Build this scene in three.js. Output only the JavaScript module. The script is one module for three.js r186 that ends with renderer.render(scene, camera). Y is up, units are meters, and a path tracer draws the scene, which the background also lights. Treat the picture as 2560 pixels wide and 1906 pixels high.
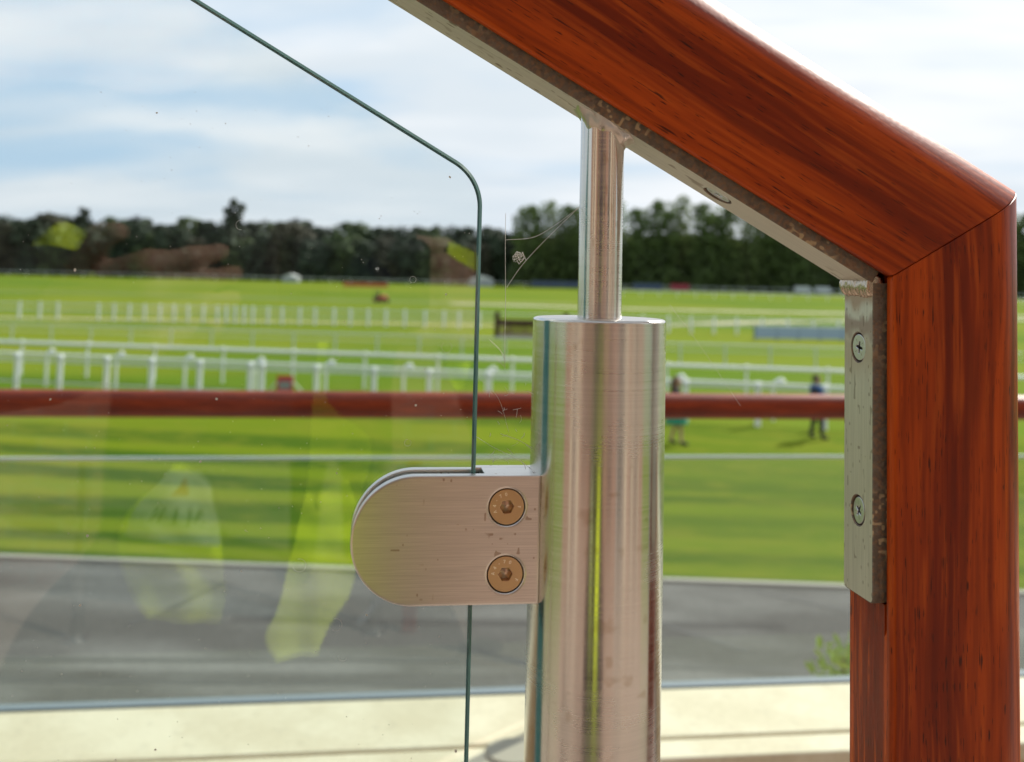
import * as THREE from 'three';
import { mergeGeometries } from 'three/addons/utils/BufferGeometryUtils.js';
import { RoundedBoxGeometry } from 'three/addons/geometries/RoundedBoxGeometry.js';

// ---------------------------------------------------------------- camera, sky, sun, exposure
const EYE = 4.4;                                   // lens height above the lawn, metres
const scene = new THREE.Scene();
const camera = new THREE.PerspectiveCamera(THREE.MathUtils.radToDeg(2 * Math.atan(953 / 2600)), 2560 / 1906, 0.01, 4000);
camera.setViewOffset(2560, 1906, 0, 428, 2560, 1906);
camera.position.set(0, EYE, 0);
camera.rotation.set(THREE.MathUtils.degToRad(3.5), 0, THREE.MathUtils.degToRad(1.3));
camera.focus = 0.385;
camera.userData.fStop = 13;
scene.add(camera);

const renderer = new THREE.WebGLRenderer({ antialias: true });
renderer.setSize(1024, 762);
renderer.toneMapping = THREE.LinearToneMapping;
renderer.toneMappingExposure = 1.6;
renderer.shadowMap.enabled = true;

const TO_SUN = new THREE.Vector3(0.53, 0.62, -0.57).normalize();

// seeded random numbers and noise
function rng(seed) { let a = seed >>> 0; return () => { a = (a + 0x6D2B79F5) | 0; let t = Math.imul(a ^ (a >>> 15), 1 | a); t = (t + Math.imul(t ^ (t >>> 7), 61 | t)) ^ t; return ((t ^ (t >>> 14)) >>> 0) / 4294967296; }; }
function hash2(x, y, s) { let h = Math.imul(x, 374761393) ^ Math.imul(y, 668265263) ^ Math.imul(s + 11, 1442695041); h = Math.imul(h ^ (h >>> 13), 1274126177); return ((h ^ (h >>> 16)) >>> 0) / 4294967296; }
const mod = (a, n) => ((a % n) + n) % n, lerp = (a, b, t) => a + (b - a) * t, clamp = (x, a = 0, b = 1) => Math.min(b, Math.max(a, x)), sstep = (a, b, x) => { const t = clamp((x - a) / (b - a)); return t * t * (3 - 2 * t); };
function vnoise(x, y, px, py, s) {
  const x0 = Math.floor(x), y0 = Math.floor(y); let fx = x - x0, fy = y - y0; fx = fx * fx * (3 - 2 * fx); fy = fy * fy * (3 - 2 * fy);
  const a = mod(x0, px), b = mod(x0 + 1, px), c = mod(y0, py), d = mod(y0 + 1, py);
  return lerp(lerp(hash2(a, c, s), hash2(b, c, s), fx), lerp(hash2(a, d, s), hash2(b, d, s), fx), fy);
}
function fbm(x, y, px, py, oct, s) { let v = 0, a = 0.5, n = 0; for (let i = 0; i < oct; i++) { v += a * vnoise(x, y, px, py, s + i * 17); n += a; a *= 0.5; x *= 2; y *= 2; px *= 2; py *= 2; } return v / n; }
function noise3(x, y, z, s) { return (vnoise(x + z * 0.71, y - z * 0.53, 1 << 20, 1 << 20, s) + vnoise(y + x * 0.37, z + x * 0.61, 1 << 20, 1 << 20, s + 5) + vnoise(z - y * 0.41, x + y * 0.29, 1 << 20, 1 << 20, s + 9)) / 3; }

function makeSky() {                               // wispy high cloud over pale blue; the same weather all round
  const W = 2048, H = 1024, data = new Float32Array(W * H * 4);
  for (let j = 0; j < H; j++) {
    const el = ((j + 0.5) / H - 0.5) * Math.PI, sy = Math.sin(el), cy = Math.cos(el);
    for (let i = 0; i < W; i++) {
      const az = ((i + 0.5) / W - 0.5) * 2 * Math.PI, x = cy * Math.cos(az), z = cy * Math.sin(az), o = (j * W + i) * 4;
      let r = 0.30, g = 0.33, b = 0.30;
      const up = Math.max(sy, 0), k = 1 / (up + 0.17), X = x * k, Z = z * k, P = 1 << 20;
      const warp = fbm(X * 0.6 + 31, Z * 0.6 + 7, P, P, 3, 40) - 0.5;
      const c1 = fbm(X * 0.55 + warp * 1.6 + 130.2, Z * 1.25 + warp + 55.5, P, P, 6, 3), c2 = fbm(X * 1.6 + 3.1 + warp * 2, Z * 3.6 - X * 0.5 + 9.4, P, P, 5, 71);
      const cover = sstep(0.25, 0.54, c1 * 0.72 + c2 * 0.28), body = fbm(X * 1.1 + 80, Z * 2.2 + 17, P, P, 5, 27);
      const blue = [lerp(0.30, 0.17, up), lerp(0.43, 0.30, up), lerp(0.545, 0.49, up)];
      const lum = sstep(0.3, 0.7, body), white = lerp(0.52, 0.61, lum);
      const hz = Math.exp(-up * 14), d = x * TO_SUN.x + sy * TO_SUN.y + z * TO_SUN.z, glow = 0.09 * Math.exp((d - 1) * 3);
      r = lerp(lerp(blue[0], white * lerp(0.86, 0.965, lum), cover), 0.40, hz * 0.75) + glow; g = lerp(lerp(blue[1], white * lerp(0.955, 0.99, lum), cover), 0.455, hz * 0.75) + glow * 0.98; b = lerp(lerp(blue[2], white * lerp(1.03, 1.01, lum), cover), 0.52, hz * 0.75) + glow * 0.95;
      if (sy < 0) { const t = sstep(0, -0.05, sy); r = lerp(r, 0.10, t); g = lerp(g, 0.14, t); b = lerp(b, 0.06, t); }
      data[o] = r; data[o + 1] = g; data[o + 2] = b; data[o + 3] = 1;
    }
  }
  const t = new THREE.DataTexture(data, W, H, THREE.RGBAFormat, THREE.FloatType);
  t.mapping = THREE.EquirectangularReflectionMapping; t.magFilter = THREE.LinearFilter; t.minFilter = THREE.LinearFilter; t.needsUpdate = true;
  return t;
}
scene.background = makeSky();
scene.environment = scene.background;

const sun = new THREE.DirectionalLight(new THREE.Color().setRGB(1, 0.95, 0.86), 3.9);
sun.name = 'sun'; sun.position.copy(TO_SUN).multiplyScalar(120); sun.target.position.set(0, 0, 0);
sun.castShadow = true; sun.shadow.mapSize.set(4096, 4096); sun.shadow.radius = 1.5;
Object.assign(sun.shadow.camera, { left: -60, right: 60, top: 60, bottom: -60, near: 1, far: 300 });
scene.add(sun, sun.target);

// ---------------------------------------------------------------- helpers
const MM = 0.001, V3 = (x, y, z) => new THREE.Vector3(x, y, z), UP = V3(0, 1, 0);
const taken = {};
function numbered(n) { const k = taken[n] = (taken[n] ?? -1) + 1; return k ? `${n}_${String(k).padStart(3, '0')}` : n; }
function shade(o) { o.traverse((m) => { if (m.isMesh) { m.castShadow = true; m.receiveShadow = true; } }); return o; }
function tag(o, label, category, group, kind) { o.userData = { label, category }; if (group) o.userData.group = group; if (kind) o.userData.kind = kind; return o; }
function thing(name, label, category, group, pos = [0, 0, 0], turn = 0) { const o = new THREE.Group(); o.name = numbered(name); o.position.set(...pos); o.rotation.y = turn; scene.add(o); return tag(o, label, category, group); }
function part(name, geo, mat, parent) { const m = new THREE.Mesh(geo, mat); m.name = name; m.castShadow = m.receiveShadow = true; parent.add(m); return m; }
function structure(name, geo, mat, label) { const m = new THREE.Mesh(geo, mat); m.name = numbered(name); m.castShadow = m.receiveShadow = true; scene.add(m); m.userData = { kind: 'structure', label, category: name.replace(/_/g, ' ').split(' ').slice(-1)[0] }; return m; }
function at(geo, x, y, z) { geo.translate(x, y, z); return geo; }
function box(w, h, d, x = 0, y = 0, z = 0) { return at(new THREE.BoxGeometry(w, h, d), x, y, z); }
function merge(list) { return mergeGeometries(list.map((g) => { const q = g.index ? g.toNonIndexed() : g; for (const k of Object.keys(q.attributes)) if (!['position', 'normal', 'uv'].includes(k)) q.deleteAttribute(k); return q; })); }
function tube(points, r, seg = 24, rad = 8, closed = false) { return new THREE.TubeGeometry(new THREE.CatmullRomCurve3(points.map((p) => V3(...p)), closed, 'centripetal'), seg, r, rad, closed); }
function rod(a, b, ra, rb = ra, rad = 14, caps = true) { const A = V3(...a), B = V3(...b), L = A.distanceTo(B), g = new THREE.CylinderGeometry(rb, ra, L, rad, 1, !caps); g.applyQuaternion(new THREE.Quaternion().setFromUnitVectors(UP, B.clone().sub(A).normalize())); g.translate((A.x + B.x) / 2, (A.y + B.y) / 2, (A.z + B.z) / 2); return g; }
const toS = (c) => { c = clamp(c); return 255 * (c <= 0.0031308 ? 12.92 * c : 1.055 * Math.pow(c, 1 / 2.4) - 0.055); };
function texture(w, h, fn, srgb = true) {          // fn(u, v) -> linear [r, g, b] or one number
  const d = new Uint8Array(w * h * 4);
  for (let j = 0; j < h; j++) for (let i = 0; i < w; i++) { const c = fn((i + 0.5) / w, (j + 0.5) / h), o = (j * w + i) * 4; for (let k = 0; k < 3; k++) { const x = typeof c === 'number' ? c : c[k]; d[o + k] = srgb ? toS(x) : clamp(x) * 255; } d[o + 3] = 255; }
  const t = new THREE.DataTexture(d, w, h); t.wrapS = t.wrapT = THREE.RepeatWrapping; t.magFilter = THREE.LinearFilter; t.minFilter = THREE.LinearFilter; if (srgb) t.colorSpace = THREE.SRGBColorSpace; t.needsUpdate = true; return t;
}
function extrudeMM(s, opt, dz = 0) { const g = new THREE.ExtrudeGeometry(s, opt); g.translate(0, 0, dz); g.scale(0.001, 0.001, 0.001); const uv = g.attributes.uv; for (let i = 0; i < uv.count; i++) uv.setXY(i, uv.getX(i) * 0.001, uv.getY(i) * 0.001); return g; }   // drawn in millimetres, kept in metres
function scaled(t, mu, mv) { t.repeat.set(1 / mu, 1 / mv); return t; }   // tile size in metres for uv in metres
const lin = (r, g, b) => new THREE.Color().setRGB(r, g, b);
const plain = (r, g, b, rough = 0.7, metal = 0) => new THREE.MeshStandardMaterial({ color: lin(r, g, b), roughness: rough, metalness: metal });
const mix3 = (a, b, t) => [lerp(a[0], b[0], t), lerp(a[1], b[1], t), lerp(a[2], b[2], t)];
function canvasTexture(w, h, draw) { const c = document.createElement('canvas'); c.width = w; c.height = h; draw(c.getContext('2d'), w, h); const t = new THREE.CanvasTexture(c); t.colorSpace = THREE.SRGBColorSpace; t.magFilter = THREE.LinearFilter; return t; }

// a closed surface round a distance field (surface nets)
function fieldGeometry(fn, lo, hi, cell) {
  const n = [0, 1, 2].map((k) => Math.ceil((hi[k] - lo[k]) / cell) + 1), [nx, ny, nz] = n, F = new Float32Array(nx * ny * nz), id = (i, j, k) => i + nx * (j + ny * k);
  for (let k = 0; k < nz; k++) for (let j = 0; j < ny; j++) for (let i = 0; i < nx; i++) F[id(i, j, k)] = fn(lo[0] + i * cell, lo[1] + j * cell, lo[2] + k * cell);
  const vi = new Int32Array(nx * ny * nz).fill(-1), pos = [], idx = [];
  for (let k = 0; k < nz - 1; k++) for (let j = 0; j < ny - 1; j++) for (let i = 0; i < nx - 1; i++) {
    let m = 0, c = 0, sx = 0, sy = 0, sz = 0; const f = [];
    for (let b = 0; b < 8; b++) { f[b] = F[id(i + (b & 1), j + ((b >> 1) & 1), k + (b >> 2))]; if (f[b] < 0) m |= 1 << b; }
    if (m === 0 || m === 255) continue;
    for (let a = 0; a < 8; a++) for (const s of [1, 2, 4]) { const b = a | s; if (b === a) continue; if ((f[a] < 0) !== (f[b] < 0)) { const t = f[a] / (f[a] - f[b]); c++; sx += (a & 1) + (s === 1 ? t : 0); sy += ((a >> 1) & 1) + (s === 2 ? t : 0); sz += (a >> 2) + (s === 4 ? t : 0); } }
    vi[id(i, j, k)] = pos.length / 3; pos.push(lo[0] + (i + sx / c) * cell, lo[1] + (j + sy / c) * cell, lo[2] + (k + sz / c) * cell);
  }
  const quad = (a, b, c, d, flip) => { if (a < 0 || b < 0 || c < 0 || d < 0) return; flip ? idx.push(a, c, b, a, d, c) : idx.push(a, b, c, a, c, d); };
  for (let k = 1; k < nz - 1; k++) for (let j = 1; j < ny - 1; j++) for (let i = 1; i < nx - 1; i++) {
    const f0 = F[id(i, j, k)] < 0;
    if (f0 !== F[id(i + 1, j, k)] < 0) quad(vi[id(i, j - 1, k - 1)], vi[id(i, j, k - 1)], vi[id(i, j, k)], vi[id(i, j - 1, k)], !f0);
    if (f0 !== F[id(i, j + 1, k)] < 0) quad(vi[id(i - 1, j, k - 1)], vi[id(i - 1, j, k)], vi[id(i, j, k)], vi[id(i, j, k - 1)], !f0);
    if (f0 !== F[id(i, j, k + 1)] < 0) quad(vi[id(i - 1, j - 1, k)], vi[id(i, j - 1, k)], vi[id(i, j, k)], vi[id(i - 1, j, k)], !f0);
  }
  const g = new THREE.BufferGeometry(); g.setAttribute('position', new THREE.Float32BufferAttribute(pos, 3)); g.setIndex(idx); g.computeVertexNormals();
  const uv = new Float32Array(pos.length / 3 * 2); for (let i = 0; i < uv.length / 2; i++) { uv[2 * i] = pos[3 * i]; uv[2 * i + 1] = pos[3 * i + 1]; } g.setAttribute('uv', new THREE.BufferAttribute(uv, 2));
  return g;
}
function bonesField(bones, k = 0.03) {             // bones: [a, b, ra, rb]
  const B = bones.map(([a, b, ra, rb]) => { const d = [b[0] - a[0], b[1] - a[1], b[2] - a[2]]; return { a, d, L: d[0] * d[0] + d[1] * d[1] + d[2] * d[2] || 1e-9, ra, rb: rb ?? ra }; });
  return (x, y, z) => {
    let r = 1e9;
    for (const q of B) {
      const px = x - q.a[0], py = y - q.a[1], pz = z - q.a[2], t = clamp((px * q.d[0] + py * q.d[1] + pz * q.d[2]) / q.L);
      const dx = px - q.d[0] * t, dy = py - q.d[1] * t, dz = pz - q.d[2] * t, e = Math.sqrt(dx * dx + dy * dy + dz * dz) - (q.ra + (q.rb - q.ra) * t);
      if (e > r + k) continue;
      if (e < r - k) { r = e; continue; }
      const h = Math.max(k - Math.abs(r - e), 0) / k; r = Math.min(r, e) - h * h * k * 0.25;
    }
    return r;
  };
}
function bonesBox(bones, pad) { const lo = [1e9, 1e9, 1e9], hi = [-1e9, -1e9, -1e9]; for (const [a, b, ra, rb] of bones) for (const [p, r] of [[a, ra], [b, rb ?? ra]]) for (let i = 0; i < 3; i++) { lo[i] = Math.min(lo[i], p[i] - r - pad); hi[i] = Math.max(hi[i], p[i] + r + pad); } return [lo, hi]; }
function bonesGeometry(bones, cell, k) { const [lo, hi] = bonesBox(bones, cell * 2.5); return fieldGeometry(bonesField(bones, k), lo, hi, cell); }

// ---------------------------------------------------------------- ground, lawn, path
const T8 = THREE.MathUtils.degToRad(8), TU = V3(Math.cos(T8), 0, -Math.sin(T8)), TN = V3(Math.sin(T8), 0, Math.cos(T8));   // along and across the terrace
const grassNoise = (u, v, n, s) => fbm(u * n, v * n, n, n, 5, s);
const groundMap = scaled(texture(1024, 1024, (u, v) => { const a = grassNoise(u, v, 6, 1), b = grassNoise(u, v, 60, 8), c = fbm(u * 10, v * 40, 10, 40, 4, 5); return mix3(mix3([0.06, 0.12, 0.003], [0.165, 0.185, 0.009], sstep(0.3, 0.7, a * 0.6 + c * 0.4)), [0.10, 0.18, 0.005], b * 0.6); }), 160, 160);
function flat(x0, z0, x1, z1, y, n = 1) { const g = new THREE.PlaneGeometry(x1 - x0, z1 - z0, n, n); g.rotateX(-Math.PI / 2); g.translate((x0 + x1) / 2, y, (z0 + z1) / 2); const p = g.attributes.position, uv = g.attributes.uv; for (let i = 0; i < p.count; i++) uv.setXY(i, p.getX(i), -p.getZ(i)); return g; }
structure('ground', flat(-1500, -1500, 1500, 60, -0.02), new THREE.MeshPhysicalMaterial({ map: groundMap, roughness: 1, specularIntensity: 0.1 }), 'rough mown grass of the open racecourse');

const lawnMap = scaled(texture(1024, 1024, (u, v) => {
  const w = (fbm(u * 3, v * 3, 3, 3, 3, 4) - 0.5) * 0.05, y = v + w, ph = y * 7 + 0.3 * Math.sin(y * 2 * Math.PI * 2), s = sstep(-0.5, 0.5, Math.sin(ph * 2 * Math.PI)), fine = grassNoise(u, v, 90, 12), cut = sstep(0.15, 0.85, 0.5 + 0.5 * Math.cos(2 * Math.PI * (u - 0.82))), wear = fbm(u * 2, v * 14, 2, 14, 4, 9);
  return mix3(mix3([0.030, 0.078, 0.001], [0.112, 0.160, 0.003], clamp(0.55 + (s - 0.5) * lerp(0.2, 1.0, cut) + (wear - 0.5) * 0.9)), [0.15, 0.165, 0.010], sstep(0.4, 0.75, fine * 0.5 + fbm(u * 24, v * 30, 24, 30, 3, 66) * 0.5) * 0.55);
}), 34, 16);
{ // the mown lawn between kerb and rails, cut to the kerb line
  const g = flat(-40, -31, 40, -15.55, 0.004, 1), p = g.attributes.position; for (let i = 0; i < p.count; i++) { const x = p.getX(i); if (p.getZ(i) > -20) p.setZ(i, -15.5 + x * 0.045); else p.setZ(i, -32.7 + x * 0.18); }
  structure('lawn', g, new THREE.MeshPhysicalMaterial({ map: lawnMap, roughness: 1, specularIntensity: 0.1 }), 'striped mown lawn in front of the rails');
}
const asphaltMap = scaled(texture(1024, 1024, (u, v) => { const a = fbm(u * 160, v * 160, 160, 160, 3, 2), b = fbm(u * 3, v * 6, 3, 6, 6, 6); const k = lerp(0.085, 0.13, a) * lerp(0.62, 1.28, sstep(0.25, 0.75, b)); return [k * 1.03, k, k * 0.97]; }), 6, 6);
{
  const g = flat(-40, -15.4, 40, -2.0, -0.002, 1), p = g.attributes.position; for (let i = 0; i < p.count; i++) if (p.getZ(i) < -10) p.setZ(i, -15.4 + p.getX(i) * 0.045);
  structure('asphalt_path', g, new THREE.MeshPhysicalMaterial({ map: asphaltMap, roughness: 0.95, specularIntensity: 0.4 }), 'grey asphalt path along the lawn edge');
  const tar = plain(0.05, 0.05, 0.052, 0.8), seams = [[[-9, -11.7], [-4, -11.9], [-0.5, -12.1], [1.2, -12.05]], [[-9, -11.1], [-2, -11.35], [3.2, -11.5]], [[0.2, -14.9], [1.6, -13.9], [2.4, -13.1], [2.9, -12.6]], [[-3.9, -14.9], [-4.3, -13.6], [-4.6, -13.0]], [[3.4, -15.1], [4.6, -14.2], [5.8, -13.4]], [[-1.6, -14.6], [-1.8, -13.2]], [[1.2, -12.05], [3.4, -12.0], [5.6, -11.7]]];
  for (const s of seams) { const c = new THREE.CatmullRomCurve3(s.map(([x, z]) => V3(x, 0, z))).getPoints(24), pos = [], idx = []; c.forEach((q, i) => { const t = c[Math.min(i + 1, c.length - 1)].clone().sub(c[Math.max(i - 1, 0)]).normalize(), w = 0.03 + 0.02 * hash2(i, s.length, 4); pos.push(q.x - t.z * w, 0.003, q.z + t.x * w, q.x + t.z * w, 0.003, q.z - t.x * w); if (i) idx.push(2 * i - 2, 2 * i - 1, 2 * i, 2 * i - 1, 2 * i + 1, 2 * i); }); const g2 = new THREE.BufferGeometry(); g2.setAttribute('position', new THREE.Float32BufferAttribute(pos, 3)); g2.setIndex(idx); g2.computeVertexNormals(); structure('path_seam', g2, tar, 'dark tar seam in the asphalt path'); }
  for (const [x0, x1, z, w] of [[-9, 1.5, -11.55, 0.16], [-3, 4, -13.4, 0.12]]) { const g2 = flat(x0, z - w, x1, z + w, 0.001); g2.rotateY(0.03); structure('path_patch', g2, new THREE.MeshPhysicalMaterial({ map: asphaltMap, color: lin(0.72, 0.72, 0.74), roughness: 0.95, specularIntensity: 0.4 }), 'darker repaired strip in the asphalt path'); }
  const k = box(80.2, 0.12, 0.13, 0, 0, 0); k.rotateY(-Math.atan(0.045)); k.translate(0, -0.02, -15.46);
  structure('kerb', k, plain(0.33, 0.31, 0.27, 0.85), 'thin pale stone kerb between path and lawn');
}
// pale worn tracks across the course
function strip(name, pts, w, mat, label, y = 0.0) { const c = new THREE.CatmullRomCurve3(pts.map(([x, z]) => V3(x, 0, z))).getPoints(60), pos = [], uv = [], idx = []; c.forEach((q, i) => { const t = c[Math.min(i + 1, 60)].clone().sub(c[Math.max(i - 1, 0)]).normalize(), e = w * (0.9 + 0.2 * hash2(i, 3, 8)); pos.push(q.x - t.z * e, y, q.z + t.x * e, q.x + t.z * e, y, q.z - t.x * e); uv.push(q.x, q.z, q.x + t.z * 2 * e, q.z); if (i) idx.push(2 * i - 2, 2 * i - 1, 2 * i, 2 * i - 1, 2 * i + 1, 2 * i); }); const g = new THREE.BufferGeometry(); g.setAttribute('position', new THREE.Float32BufferAttribute(pos, 3)); g.setAttribute('uv', new THREE.Float32BufferAttribute(uv, 2)); g.setIndex(idx); g.computeVertexNormals(); return structure(name, g, mat, label); }
const sand = new THREE.MeshStandardMaterial({ roughness: 0.95, map: scaled(texture(256, 256, (u, v) => { const a = grassNoise(u, v, 12, 3); return mix3([0.30, 0.28, 0.17], [0.42, 0.39, 0.27], a); }), 12, 12) });
strip('dirt_track', [[-8, -147], [18, -141], [47, -143], [90, -150]], 2.6, sand, 'pale sandy crossing beyond the rails');
strip('dirt_track', [[5, -88], [14, -96], [26, -107], [42, -120], [80, -140]], 1.6, sand, 'pale sandy crossing running off toward the trees');
strip('dirt_track', [[-60, -82], [-38, -83], [-30, -84.5], [-10, -87.5], [0, -88]], 0.9, sand, 'thin pale track along the far posts');
const dry = new THREE.MeshStandardMaterial({ roughness: 0.95, map: groundMap, color: lin(0.75, 0.85, 0.6) });
strip('grass_bank', [[-140, -150], [-60, -158], [-20, -150], [10, -160]], 3.5, dry, 'darker band of longer grass across the course');

// ---------------------------------------------------------------- terrace: floor, ledge, outer wall, grandstand
const creamMap = texture(512, 512, (u, v) => { const a = fbm(u * 8, v * 8, 8, 8, 5, 21), b = fbm(u * 120, v * 120, 120, 120, 2, 4); return mix3(mix3([0.60, 0.525, 0.36], [0.71, 0.645, 0.475], sstep(0.25, 0.75, a * 0.75 + b * 0.25)), [0.33, 0.28, 0.19], sstep(0.80, 0.92, vnoise(u * 70, v * 70, 70, 70, 9)) * 0.16 + sstep(0.6, 0.8, fbm(u * 3, v * 12, 3, 12, 5, 88)) * 0.14); });
const cream = new THREE.MeshStandardMaterial({ map: scaled(creamMap, 1, 1), roughness: 0.55 });
function terraceBox(name, along0, along1, y0, y1, tow0, tow1, mat, label, bevel = 0.006) { // a long piece parallel to the terrace edge; tow = metres in front of the lens
  const g = new RoundedBoxGeometry(along1 - along0, y1 - y0, tow1 - tow0, 2, bevel); const uv = g.attributes.uv, p = g.attributes.position, nn = g.attributes.normal;
  for (let i = 0; i < p.count; i++) Math.abs(nn.getY(i)) > 0.7 ? uv.setXY(i, p.getX(i), p.getZ(i)) : uv.setXY(i, p.getX(i) + p.getZ(i), p.getY(i));
  const m = structure(name, g, mat, label); m.rotation.y = T8; m.position.copy(TU.clone().multiplyScalar((along0 + along1) / 2).addScaledVector(TN, -(tow0 + tow1) / 2)); m.position.y = (y0 + y1) / 2; return m;
}
terraceBox('ledge', -4, 4.5, 3.452, 3.49, 2.056, 2.289, cream, 'cream stone coping of the terrace ledge');
terraceBox('ledge', -4, 4.5, 3.45, 3.487, 1.972, 2.0505, cream, 'narrow cream front strip of the terrace ledge');
terraceBox('terrace_wall', -4, 4.5, 2.9, 3.449, 1.99, 2.318, new THREE.MeshStandardMaterial({ map: creamMap, color: lin(0.86, 0.72, 0.5), roughness: 0.7 }), 'ochre painted upstand below the coping');
terraceBox('terrace_wall', -4, 4.5, -0.1, 2.899, 2.02, 2.31, plain(0.42, 0.36, 0.26, 0.8), 'rendered outer wall under the terrace');
terraceBox('terrace_floor', -4, 4.5, 2.86, 2.98, -4.2, 1.985, plain(0.34, 0.265, 0.215, 0.75), 'red-brown paved floor of the terrace');
terraceBox('glazing_channel', -4, 4.5, 3.46, 3.4935, 2.29, 2.322, plain(0.13, 0.17, 0.19, 0.7, 0), 'slim metal channel holding the balustrade glass', 0.003);

// grandstand behind the photographer (outside the picture; it lights and is mirrored in the steel and glass)
const brickMap = texture(512, 512, (u, v) => { const row = Math.floor(v * 16), x = u * 8 + (row % 2) * 0.5, fx = x - Math.floor(x), fy = v * 16 - row, m = fx < 0.06 || fy < 0.12, h = hash2(mod(Math.floor(x), 8), row, 3); return m ? [0.28, 0.24, 0.2] : mix3([0.27, 0.125, 0.08], [0.38, 0.20, 0.14], h); });
{
  const g = thing('grandstand', 'red brick grandstand with cream piers and dark windows behind the terrace', 'grandstand', null, TN.clone().multiplyScalar(4.3).toArray(), T8);
  g.position.y = 0;
  const brick = new THREE.MeshStandardMaterial({ map: scaled(brickMap, 1.8, 1.2), roughness: 0.85 }), pierM = plain(0.62, 0.55, 0.42, 0.7), win = plain(0.03, 0.035, 0.04, 0.08), frameM = plain(0.65, 0.62, 0.56, 0.5), soffit = plain(0.45, 0.42, 0.38, 0.8);
  const wall = box(26, 9.0, 0.4, 0, 4.5, 0.25); { const uv = wall.attributes.uv, p = wall.attributes.position; for (let i = 0; i < p.count; i++) uv.setXY(i, p.getX(i), p.getY(i)); }
  part('wall', wall, brick, g);
  for (const x of [-7.2, -4.6, 3.4, 5.2, 8]) part('pier', box(0.5, 8.6, 0.22, x, 4.3, -0.03), pierM, g);
  for (const x of [-5.9, 2.35, 6.6]) { const w = part('window', box(0.95, 2.0, 0.06, x, 4.1, 0.03), win, g); part('frame', merge([box(0.07, 2.1, 0.1, x - 0.51, 4.1, 0.01), box(0.07, 2.1, 0.1, x + 0.51, 4.1, 0.01), box(1.09, 0.07, 0.1, x, 5.19, 0.01), box(1.15, 0.08, 0.16, x, 3.04, -0.02)]), frameM, w); }
  part('roof', box(27, 0.3, 1.6, 0, 9.2, -0.4), soffit, g);
}
// ---------------------------------------------------------------- materials of the stair rail
const woodAt = (u, v) => {
  const wob = (fbm(u * 3, v * 4, 3, 4, 3, 50) - 0.5) * 0.05, y = v + wob;
  const band = fbm(u * 3, y * 16, 3, 16, 5, 61), fine = fbm(u * 12, y * 130, 12, 130, 3, 77), rib = fbm(u * 1, y * 40, 1, 40, 3, 19);
  const p1 = vnoise(u * 48, y * 560, 48, 560, 5), p2 = vnoise(u * 66 + 3, y * 640, 66, 640, 9), zone = fbm(u * 5, v * 9, 5, 9, 3, 33);
  const pore = Math.max(sstep(0.84, 0.97, p1), sstep(0.87, 0.98, p2)) * sstep(0.30, 0.60, zone);
  return { band, fine, rib, pore };
};
const woodMap = texture(2048, 1024, (u, v) => {
  const w = woodAt(u, v); let c = mix3([0.17, 0.0165, 0.0026], [0.45, 0.066, 0.005], sstep(0.28, 0.72, w.band * 0.55 + w.rib * 0.45));
  c = mix3(c, [0.55, 0.105, 0.010], sstep(0.5, 0.85, w.fine) * 0.5); c = mix3(c, [0.10, 0.013, 0.004], sstep(0.55, 0.25, w.fine) * 0.4);
  return mix3(c, [0.022, 0.006, 0.004], w.pore * 0.85);
});
const woodBump = texture(1024, 512, (u, v) => { const w = woodAt(u, v); return 0.75 + 0.2 * (w.fine - 0.5) - 0.35 * w.pore + 0.25 * (vnoise(u * 260, v * 130, 260, 130, 91) - 0.5); }, false);
scaled(woodMap, 0.42, 0.21); scaled(woodBump, 0.42, 0.21);
const wood = new THREE.MeshPhysicalMaterial({ map: woodMap, bumpMap: woodBump, bumpScale: 0.00022, roughness: 0.4, specularIntensity: 0.1, clearcoat: 0.32, clearcoatRoughness: 0.3 });
// brushed stainless steel: grain runs round the tube / along the bar
const brushAt = (u, v, n) => 0.6 * vnoise(u * 3, v * n, 3, n, 14) + 0.4 * vnoise(u * 9, v * n * 2, 9, n * 2, 15);
const brushMap = texture(512, 1024, (u, v) => { const a = brushAt(u, v, 400), s = fbm(u * 4, v * 3, 4, 3, 4, 23), k = lerp(0.60, 0.70, a) * lerp(0.94, 1.04, s); const tea = sstep(0.70, 0.86, fbm(u * 22, v * 26, 22, 26, 3, 44)) * 0.3; return mix3([k, k * 0.965, k * 0.91], [0.30, 0.21, 0.10], tea); });
const brushRough = texture(512, 1024, (u, v) => lerp(0.26, 0.42, brushAt(u, v, 400)) + 0.16 * sstep(0.5, 0.72, fbm(u * 5, v * 4, 5, 4, 5, 52)), false);
const tubeSteel = new THREE.MeshPhysicalMaterial({ map: brushMap, roughnessMap: brushRough, roughness: 0.62, metalness: 1, anisotropy: 0.72, anisotropyRotation: Math.PI / 2 });
const jawMap = texture(1024, 512, (u, v) => { const a = brushAt(v, u, 3) * 0 + 0.6 * vnoise(u * 6, v * 260, 6, 260, 4) + 0.4 * vnoise(u * 14, v * 500, 14, 500, 7), k = lerp(0.60, 0.80, a), sp = sstep(0.86, 0.93, vnoise(u * 60, v * 30, 60, 30, 77)) * sstep(0.5, 0.7, vnoise(u * 9, v * 7, 9, 7, 3)); return mix3([k, k * 0.955, k * 0.90], [0.26, 0.15, 0.07], sp * 0.55); });
scaled(jawMap, 0.08, 0.05);
const jawSteel = new THREE.MeshPhysicalMaterial({ map: jawMap, roughness: 0.3, metalness: 1, anisotropy: 0.75, anisotropyRotation: Math.PI / 2 });
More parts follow.
